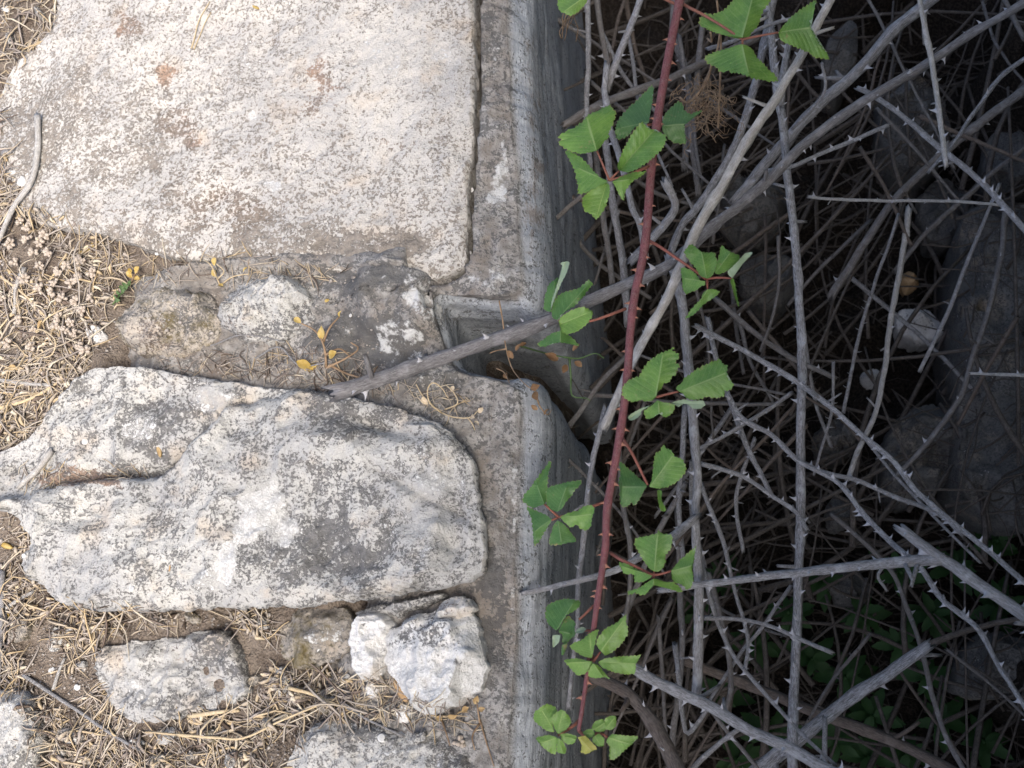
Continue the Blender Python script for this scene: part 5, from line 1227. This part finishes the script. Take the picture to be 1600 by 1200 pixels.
for i, (pts, r, mt, lb) in enumerate([
    ([(64, 188), (62, 240), (52, 290), (25, 345), (-5, 395)], 5, 'cane_pale', 'slender grey twig curving along the left rim of the big slab'),
    ([(40, 423), (30, 452), (25, 490)], 4.5, 'cane_pale', 'short thick grey twig among pale seed heads'),
    ([(82, 708), (60, 738), (34, 762)], 5.5, 'cane_pale', 'stubby pale twig at the left end of the furrow'),
    ([(-10, 594), (40, 600), (84, 603)], 4, 'cane_pale', 'grey twig lying level left of the furrowed block'),
    ([(40, 1056), (118, 1104), (169, 1138), (225, 1170)], 3, 'cane_grey', 'thin grey twig slanting through straw beside the flat buried stone'),
    ([(300, 1119), (340, 1113), (374, 1110)], 4, 'straw_stalk', 'fat pale straw stalk under the flat buried stone'),
    ([(288, 1147), (340, 1152), (390, 1152), (450, 1125), (508, 1098)], 2.2, 'straw_stalk', 'long bent straw rising right below the flat buried stone'),
    ([(524, 1090), (564, 1117), (632, 1150)], 2.2, 'cane_grey', 'fine grey stem below the narrow pale stone'),
    ([(10, 896), (6, 960), (4, 1070)], 4.5, 'cane_grey', 'grey stick lying along the lower left border'),
    ([(18, 948), (55, 926)], 3.5, 'cane_pale', 'short pale stick by the left tip of the furrowed block'),
    ([(300, 75), (312, 40), (328, 4)], 1.3, 'straw_stalk', 'straw blade lying on the big slab near the top'),
    ([(305, 78), (320, 44), (330, 20)], 1.0, 'straw_stalk', 'finest straw blade on the big slab near the top'),
    ([(110, 400), (80, 440), (40, 470), (0, 520)], 2, 'straw_stalk', 'long straw arching across the seed heads'),
    ([(0, 430), (60, 480), (120, 560)], 2, 'straw_stalk', 'straw running down right through the seed heads'),
    ([(455, 1075), (500, 1085), (545, 1108)], 3, 'straw_stalk', 'pale straw stalk right of the wood chips'),
    ([(86, 1075), (95, 1048), (103, 1030)], 3.2, 'cane_pale', 'little upright-looking stick left of the flat buried stone'),
    ([(400, 560), (440, 545), (470, 572), (520, 566)], 1.6, 'cane_grey', 'wiry grey stem on the mortar above the furrowed block'),
    ([(330, 540), (380, 525), (450, 538)], 1.5, 'cane_grey', 'fine grey stem lying on the two bedded stones'),
    ([(0, 640), (50, 625), (105, 590)], 3, 'straw_stalk', 'broad straw stalk left of the furrowed block'),
]):
    lying(pts, r, mt, lb, seed=i * 5 + 900)

# ------------------------------------------------------------------ chips, shells, seed heads
def chip(p, L, w, h, rz, mat, name, label, cat, group=None, tilt=0.15):
    n = 9; V = []
    for i in range(n):
        t = i / (n - 1) * 2 - 1
        ww = w * (1 - abs(t) ** 2.5 * 0.75)
        for sy, sz in ((-1, 0), (-0.5, 1), (0.5, 1), (1, 0), (0.4, -.5), (-.4, -.5)):
            V.append((t * L / 2, sy * ww / 2, sz * h / 2 + tilt * t * L / 2 * 0.3 + 0.12 * h * math.sin(t * 4)))
    Fq = grid_faces(n, 6, True).tolist() + [tuple(range(6)), tuple((n - 1) * 6 + k for k in reversed(range(6)))]
    me = mesh_from(name, V, Fq, mat)
    o = link(name, me, p, label=label, cat=cat, group=group); o.rotation_euler = (0, 0, rz)
    return o
for (px, py, L, w, rz, mt, nm, lb, ct) in [
    (425, 1046, 26, 9, -.35, 'chip', 'wood_chip', 'pale wood chip right of the flat buried stone, upper of the two', 'wood chip'),
    (418, 1056, 24, 8, -.25, 'chip', 'wood_chip', 'pale wood chip right of the flat buried stone, lower of the two', 'wood chip'),
    (493, 1060, 26, 9, 1.2, 'chip', 'wood_chip', 'upright pale chip between the wood chips and the narrow stone', 'wood chip'),
    (627, 1080, 40, 15, -.95, 'bark', 'bark_chip', 'curved tan bark piece leaning on the white stone', 'bark'),
    (140, 388, 40, 12, .5, 'yellow', 'grass_blade', 'broad yellowed grass blade under the slab left corner', 'grass blade'),
    (8, 852, 34, 10, -.3, 'yellow', 'grass_blade', 'pale yellow blade at the left border by the furrowed block', 'grass blade'),
    (10, 955, 30, 8, -.9, 'yellow', 'grass_blade', 'yellow-green blade at the left border below the furrowed block', 'grass blade'),
    (400, 12, 14, 5, -.6, 'yellow', 'grass_blade', 'tiny yellow flake near the top of the big slab', 'leaf flake'),
    (249, 705, 22, 8, 1.9, 'dryleaf', 'dry_leaf', 'folded tan leaf lying in the furrow', 'dry leaf'),
    (510, 470, 10, 6, .2, 'yellow', 'dry_leaf', 'small yellow leaf right of the grey bedded stone', 'dry leaf'),
    (485, 575, 28, 12, .3, 'yellow', 'dry_leaf', 'yellow leaf on the mortar left of the thick stick', 'dry leaf'),
    (265, 890, 18, 3, 1.5, 'bark', 'needle_leaf', 'small rusty needle on the lower part of the furrowed block', 'needle')]:
    p = surf(px, py); m = float(mpp(px, py, 0)); p[2] += w * m * 0.12
    chip(p, L * m, w * m, w * m * 0.35, rz, MAT[mt], nm, lb, ct)

def shell_mesh():
    V, Fc = [], []
    n, seg, turns = 46, 10, 2.6
    for i in range(n):
        t = i / (n - 1); a = t * turns * 2 * math.pi
        R = 0.06 + 0.62 * t ** 1.2; r = 0.05 + 0.36 * t ** 1.1
        c = np.array([math.cos(a) * R, math.sin(a) * R, 0.45 * (1 - t) + 0.32])
        for k in range(seg):
            b = 2 * math.pi * k / seg
            V.append(c + np.array([math.cos(a) * math.cos(b) * r, math.sin(a) * math.cos(b) * r, math.sin(b) * r * 0.9]))
    return mesh_from('snail_shell', V, grid_faces(n, seg, True), MAT['shell'])
SH = shell_mesh()
for (px, py, r, lb) in [(10, 16, 9, 'white snail shell in straw at the upper left corner'), (34, 284, 11, 'largest white snail shell, at the left rim of the big slab'), (20, 270, 6, 'small shell just above the largest shell'),
                        (246, 396, 7, 'broken white shell under the lower edge of the big slab'), (737, 297, 6, 'white shell wedged in the crack beside the slab'), (734, 396, 5, 'tiny white shell low in the crack near the slab corner'),
                        (121, 1073, 7.5, 'round white shell in straw left of the flat buried stone'), (80, 1048, 7, 'chipped shell above the round white shell'), (206, 921, 6, 'white shell flake on the lower furrowed block'), (350, 1142, 5, 'narrow bluish shell under the flat buried stone'),
                        (101, 991, 5, 'small white shell below the left end of the furrowed block'), (38, 868, 5, 'shell fragment at the left tip of the furrowed block'), (548, 493, 4, 'speck-sized shell on the mortar hump'), (596, 1153, 9, 'white shell on the kerb stone by the grey pebble'), (133, 690, 7, 'pale shell stuck in the shelf above the furrow')]:
    p = surf(px, py); m = float(mpp(px, py, 0))
    o = link('snail_shell', SH, p + np.array([0, 0, -0.2 * r * m]), label=lb, cat='snail shell', group='snail shells on the stones')
    o.scale = (r * m * 0.82,) * 3; o.rotation_euler = (rd.uniform(-.5, .5), rd.uniform(-.5, .5), rd.uniform(0, 6))
def seed_mesh(seed):
    r = random.Random(seed); V, Fc = [], []
    for k in range(9):
        th = r.uniform(0, 2 * math.pi); ph = math.acos(r.uniform(-.1, 1))
        d = Vector((math.sin(ph) * math.cos(th), math.sin(ph) * math.sin(th), math.cos(ph)))
        a = d.orthogonal().normalized(); b = d.cross(a); o = len(V)
        rings = ((0.05, 0.12), (0.35, 0.42), (0.75, 0.5), (1.0, 0.22))
        for h, w in rings:
            for q in range(6):
                an = q * math.pi / 3
                V.append(d * h + (a * math.cos(an) + b * math.sin(an)) * w * 0.62)
        for i in range(3):
            for q in range(6): Fc.append((o + i * 6 + q, o + i * 6 + (q + 1) % 6, o + (i + 1) * 6 + (q + 1) % 6, o + (i + 1) * 6 + q))
        Fc.append(tuple(o + 18 + q for q in range(6)))
    return mesh_from('seed_head', V, Fc, MAT['seed'])
SEEDS = [seed_mesh(i) for i in range(4)]
for i, (px, py) in enumerate([(40, 352), (52, 362), (60, 350), (70, 385), (84, 398), (60, 400), (50, 378), (78, 372), (100, 428), (112, 420), (92, 445), (118, 448), (130, 440), (96, 512), (108, 520), (118, 508), (100, 500), (122, 525), (140, 552), (132, 545), (45, 440), (30, 415), (150, 430), (20, 540), (60, 520), (150, 470), (126, 475), (136, 490),
                              (90, 460), (70, 455), (10, 470), (70, 420), (22, 385), (56, 545), (38, 505), (104, 470), (134, 410), (718, 1160)]):
    p = surf(px, py); m = float(mpp(px, py, 0)); r = rd.uniform(8, 11) * m * (1.3 if px > 700 else 1)
    o = link('seed_head', SEEDS[i % 4], p + np.array([0, 0, 0.1 * r + (0.007 if px < 700 else 0.0)]), label='pinkish dry calyx on the lower concrete strip by the bottom edge' if px > 700 else 'pale papery clover seed head in the straw left of the bedded stones', cat='seed head', group='clover seed heads')
    o.scale = (r,) * 3; o.rotation_euler = (rd.uniform(-.4, .4), rd.uniform(-.4, .4), rd.uniform(0, 6))

# ------------------------------------------------------------------ withered weeds
def leafy(name, label, cat, base, stalks, leaves, smat, lmat, r_px=1.6, group=None):
    """stalks: lists of (px, py, lift); leaves: (px, py, lift, length px, angle)"""
    b = surf(*base)
    root = bpy.data.objects.new(name, None); col.objects.link(root); root.location = b.tolist(); root.empty_display_size = 0.02
    tag(root, label, cat, group)
    m = float(mpp(base[0], base[1], 0))
    def P3(x, y, lift):
        d = rays(float(x), float(y)); zz = surf(x, y)[2]
        zz = max(zz, b[2] - 0.03) + lift
        return at(x, y, zz)
    for k, st in enumerate(stalks):
        P = catmull(np.array([P3(*q) for q in st]), 0.003)
        me = tube_mesh('stalk', [tube(P, np.linspace(r_px, r_px * 0.5, len(P)) * m, 6, 0.05, k)], MAT[smat], b)
        link('stalk', me, parent=root)
    for k, (x, y, lift, L, ang) in enumerate(leaves):
        p = P3(x, y, lift); n = 7; V, Fc = [], []
        tw = rd.uniform(-1.2, 1.2); cl = rd.uniform(0.5, 2.2)
        for i in range(n):
            t = i / (n - 1); w = L * m * 0.34 * math.sin(math.pi * min(1, t * 0.92 + 0.06)) ** 0.8
            c = np.array([t * L * m, 0, math.sin(t * cl) * L * m * 0.35])
            for sgn in (-1, -0.45, 0, 0.45, 1):
                a = tw * t
                V.append(c + np.array([0, math.cos(a) * w * sgn, math.sin(a) * w * sgn + abs(sgn) * w * 0.5]))
        me = mesh_from('leaf', V, grid_faces(n, 5).tolist(), MAT[lmat])
        o = link('leaf', me, p - b, parent=root); o.rotation_euler = (rd.uniform(-.4, .4), rd.uniform(-.5, .3), ang)
    return root
leafy('dry_weed', 'yellowed withered weed on the mortar above the furrowed block', 'dry weed', (510, 575),
      [[(510, 575, 0), (508, 550, .012), (502, 530, .02), (490, 515, .02), (470, 505, .018)], [(505, 535, .018), (515, 512, .02), (530, 495, .02)], [(510, 575, 0), (540, 560, .01), (560, 545, .012), (548, 535, .012)], [(515, 570, 0), (545, 585, .008), (575, 590, .01), (590, 572, .008)], [(508, 555, .01), (530, 545, .015), (545, 555, .014)]],
      [(502, 530, .02, 20, 1.5), (485, 572, .006, 22, 2.8), (515, 560, .01, 18, .4), (530, 495, .02, 12, .8), (470, 505, .018, 14, 2.6)], 'fibre', 'yellow', 2.2)
leafy('dry_weed', 'bleached curly weed on the concrete just below the notch', 'dry weed', (690, 645),
      [[(690, 645, 0), (672, 630, .01), (668, 610, .015), (676, 598, .015), (690, 606, .012), (700, 622, .012)], [(690, 645, 0), (710, 652, .008), (735, 652, .01), (748, 640, .012)], [(690, 645, 0), (662, 620, .012), (650, 600, .012)], [(695, 640, 0), (715, 630, .014), (708, 612, .016), (695, 600, .014)], [(730, 652, .008), (738, 662, .01), (742, 672, .008)]],
      [(735, 652, .01, 12, -.4), (748, 645, .01, 12, .6), (742, 658, .01, 11, -1.0), (668, 632, .01, 14, 2.0), (705, 612, .014, 10, 1.2)], 'straw_stalk', 'chip', 1.5)
leafy('dry_weed', 'brown withered sprig with a green stalk dangling in the notch', 'dry weed', (812, 540),
      [[(812, 540, .03), (838, 548, .06), (870, 556, .10), (900, 560, .12)], [(890, 560, .12), (892, 590, .12), (894, 618, .12), (915, 622, .12), (922, 626, .12)], [(880, 558, .12), (905, 560, .12), (930, 552, .12), (944, 560, .12)]],
      [(872, 562, .11, 24, 2.8), (895, 548, .12, 16, .6), (898, 565, .12, 15, -.8), (812, 540, .04, 12, .3), (885, 570, .12, 16, -2.0)], 'sprig', 'brownleaf', 2.0)
leafy('dry_weed', 'reddish wiry weed trailing over the lower corner of the notch', 'dry weed', (780, 470),
      [[(780, 470, .05), (786, 505, .06), (790, 540, .06), (800, 575, .06), (820, 600, .06), (838, 612, .06)], [(838, 612, .06), (842, 632, .06), (855, 648, .06), (862, 640, .06)], [(790, 545, .06), (775, 548, .05), (765, 552, .05)], [(775, 575, .04), (788, 582, .05), (796, 598, .05)]],
      [(830, 608, .06, 16, .2), (836, 612, .06, 16, -1.2), (850, 648, .06, 12, .5), (802, 560, .06, 14, 2.0), (790, 582, .05, 12, -1.2), (806, 548, .06, 12, .9), (840, 640, .06, 11, 2.5)], 'fibre', 'brownleaf', 1.3)
leafy('dry_weed', 'orange-brown dry sprig standing beside the white stone at the bottom edge', 'dry weed', (750, 1130),
      [[(750, 1130, 0), (747, 1112, .01), (745, 1096, .012)], [(750, 1125, 0), (760, 1160, .004), (772, 1198, .004)], [(750, 1130, 0), (738, 1150, .006), (742, 1172, .006)], [(690, 1125, 0), (697, 1145, .008), (703, 1165, .008)]],
      [(742, 1100, .01, 14, 1.2), (748, 1108, .01, 12, .2), (700, 1120, .004, 16, .3), (722, 1112, .004, 14, .4), (690, 1126, .004, 12, 2.7)], 'fibre', 'dryleaf', 1.8)
leafy('green_sprig', 'tiny feathery green sprig with an orange tip left of the bedded stones', 'sprig', (180, 472),
      [[(176, 476, 0), (190, 458, .012), (205, 440, .018)]], [(180 + 2.6 * i, 470 - 2.9 * i, .006 + .001 * i, 11, 1.6 * (i % 2) + 0.1 * i) for i in range(9)], 'sprig', 'sprig', 1.4)
leafy('orange_sprig', 'bright orange-yellow dried flower above the green sprig', 'dried flower', (208, 432),
      [[(205, 442, .006), (210, 430, .012), (216, 424, .014)]], [(206, 434, .012, 12, 2.4), (212, 428, .014, 12, .9), (210, 434, .012, 12, -.4), (204, 428, .012, 10, 1.8)], 'fibre', 'yellow', 1.4)
leafy('dry_weed', 'yellow wiry sprig at the lower edge of the big slab', 'dry weed', (345, 440),
      [[(345, 448, 0), (338, 432, .01), (330, 415, .012), (318, 405, .01)], [(340, 436, .008), (350, 424, .012), (338, 412, .014)], [(345, 445, 0), (365, 432, .008), (390, 428, .008)]],
      [(335, 415, .012, 12, 1.5), (338, 432, .01, 14, 2.2), (342, 445, .006, 12, -.6), (380, 425, .008, 10, .4)], 'straw_stalk', 'yellow', 1.4)
leafy('dry_weed', 'curled dry stems in the straw left of the furrowed block', 'dry weed', (45, 540),
      [[(45, 540, 0), (60, 515, .012), (85, 530, .016), (80, 555, .01), (50, 560, .01)], [(45, 545, 0), (25, 575, .01), (0, 570, .01)], [(50, 535, 0), (70, 500, .01), (105, 480, .012)]],
      [(60, 515, .012, 16, .8), (25, 575, .01, 14, 3.0)], 'straw_stalk', 'dryleaf', 1.8)

# tangle of brown rootlets hanging behind the red cane
rd = random.Random(61)
parts = []
for k in range(75):
    x, y = rd.gauss(1098, 14), rd.uniform(120, 175)
    pts, zs = [(x, y)], [rd.uniform(-0.05, 0.0)]
    ang = rd.uniform(0, 6.28) if k < 45 else 1.57 + rd.gauss(0, .4)
    for j in range(rd.randint(4, 8)):
        ang += rd.gauss(0, .8) + (0.25 if math.sin(ang) < 0 else 0)
        x += math.cos(ang) * 13; y += abs(math.sin(ang)) * 13 * (1 if k >= 45 else rd.choice((1, 1, -1)))
        x += (1100 - x) * 0.09; y += (190 - y) * 0.04; pts.append((x, y)); zs.append(zs[-1] + rd.uniform(-.006, .006))
    P = catmull(px_path(pts, zs), 0.003)
    parts.append(tube(P, np.full(len(P), rd.uniform(0.0002, 0.00045)), 4, 0.05, k))
for pts in ([(1128, 30), (1120, 80), (1105, 120), (1092, 145), (1075, 160), (1062, 152)], [(1120, 0), (1126, 60), (1125, 130), (1122, 200)], [(1110, 50), (1112, 65), (1105, 60)], [(1112, 100), (1104, 130), (1088, 150)]):
    P = catmull(px_path(pts, [0.0, -0.02]), 0.003)
    parts.append(tube(P, np.full(len(P), 0.0011), 6, 0.05, 77))
org = at(1098, 150, -0.02)
link('root_tangle', tube_mesh('root_tangle', parts, MAT['fibre'], org), org, label='tangle of thin brown rootlets hanging behind the red cane under the top leaves', cat='root tangle')
parts = []
for k in range(7):
    x, y = 885 + rd.uniform(-8, 12), rd.uniform(8, 22); pts = [(x, y)]
    for j in range(4): x += rd.uniform(-7, 7); y += 11; pts.append((x, y))
    P = catmull(px_path(pts, [-0.02, -0.05]), 0.003); parts.append(tube(P, np.full(len(P), 0.0005), 4, 0.05, k))
org = at(885, 15, -0.03)
link('root_tuft', tube_mesh('root_tuft', parts, MAT['fibre'], org), org, label='small tuft of brown rootlets by the wall at the top edge', cat='root tuft')

# ------------------------------------------------------------------ green weeds in the gully
def weed_leaf():
    V = []; n = 9
    for i in range(n):
        t = i / (n - 1); w = 0.23 * math.sin(math.pi * min(1, t * 0.97 + 0.03)) ** 0.75 * (1 - 0.25 * t) * (1 + 0.10 * (-1) ** i)
        for sgn in (-1, -.5, 0, .5, 1): V.append((t, w * sgn, 0.18 * abs(sgn) * w + 0.22 * t * (1 - t) - 0.12 * t * t))
    me = mesh_from('weed_leaf', V, grid_faces(n, 5).tolist(), MAT['weed']); return me
WL = weed_leaf()
WSTEM = tube_mesh('weed_stem', [tube(np.array([[0, 0, 0], [0.05, 0.02, 0.4], [0.02, 0.05, 0.75], [0, 0, 1.0]]), np.array([0.05, 0.045, 0.035, 0.025]), 6, 0.05, 1)], MAT['weed'], np.zeros(3))
rd = random.Random(71)
WP = [(1130, 900), (1290, 910), (1180, 1010), (1120, 1090), (1270, 1030), (1340, 960), (1400, 900), (1460, 960), (1500, 880), (1550, 850), (1320, 1060), (1400, 1010), (1440, 1060), (1360, 1120), (1480, 1130), (1300, 1160), (1420, 1180), (1200, 1150), (1150, 1190), (1540, 1160), (1560, 950), (1230, 960), (1360, 1185), (1090, 960)]
for i, (px, py) in enumerate(WP):
    p = at(px, py, -0.48); p[2] = drop(p[0], p[1], -0.25)
    h = rd.uniform(0.05, 0.11)
    root = bpy.data.objects.new('gully_weed', None); col.objects.link(root); root.location = p.tolist(); root.empty_display_size = 0.02
    tag(root, 'dark green leafy weed growing on the shaded gully floor', 'weed', 'green weeds in the gully')
    st = link('stem', WSTEM, parent=root); st.scale = (h, h, h)
    for k in range(9):
        a = k * 2.4 + rd.uniform(-.3, .3); f = 0.35 + 0.65 * k / 8
        lf = link('leaf', WL, (0.02 * h, 0.02 * h, h * f), parent=root)
        s = rd.uniform(0.03, 0.05) * (1.15 - 0.5 * f); lf.scale = (s, s, s)
        lf.rotation_euler = (rd.uniform(-.3, .3), rd.uniform(-.5, .25), a)

# ------------------------------------------------------------------ unseen bramble thicket, added to shade the gully
rd = random.Random(81)
n = 15000
V, Fc, UV, o = [], [], [], 0
LP = np.array([(0, 0, 0), (.35, .27, .05), (.7, .22, .03), (1, 0, -.05), (.7, -.22, .03), (.35, -.27, .05), (.5, 0, -.03)])
LF = [(0, 6, 1), (1, 6, 2), (2, 6, 3), (3, 6, 4), (4, 6, 5), (5, 6, 0)]
k = 0
while k < n:
    x, y, z = rd.uniform(0.05, 1.8), rd.uniform(-1.5, 1.5), rd.uniform(-0.3, 1.6)
    front = rd.random() < 0.25
    if front: x, y, z = rd.uniform(0.2, 0.9), rd.uniform(-1.5, -0.42), rd.uniform(-0.3, 1.2)
    elif x < np.interp(z, [-0.3, 0.0, 0.8, 1.0, 1.6], [0.52, 0.40, 0.38, 0.12, 0.15]): continue
    k += 1
    s = rd.uniform(0.07, 0.11); a = rd.uniform(0, 6.28); ti = rd.gauss(0, .6)
    Rm = np.array(Matrix.Rotation(a, 3, 'Z') @ Matrix.Rotation(ti, 3, 'Y') @ Matrix.Rotation(rd.gauss(0, .5), 3, 'X'))
    V.append(np.array([x, y, z]) + (LP * s) @ Rm.T); Fc += [(q + o, r + o, t + o) for q, r, t in LF]; o += 7
    UV.append(np.stack([LP[:, 0], np.abs(LP[:, 1]) / .28, 0 * LP[:, 0]], -1))
me = mesh_from('unseen_shade_thicket', np.concatenate(V), np.array(Fc), MAT['leaf_dark'], smooth=False)
add_attr(me, 'leaf', np.concatenate(UV))
link('unseen_shade_thicket', me, label='unseen dense bramble thicket added to shade the gully', cat='thicket', kind='stuff')
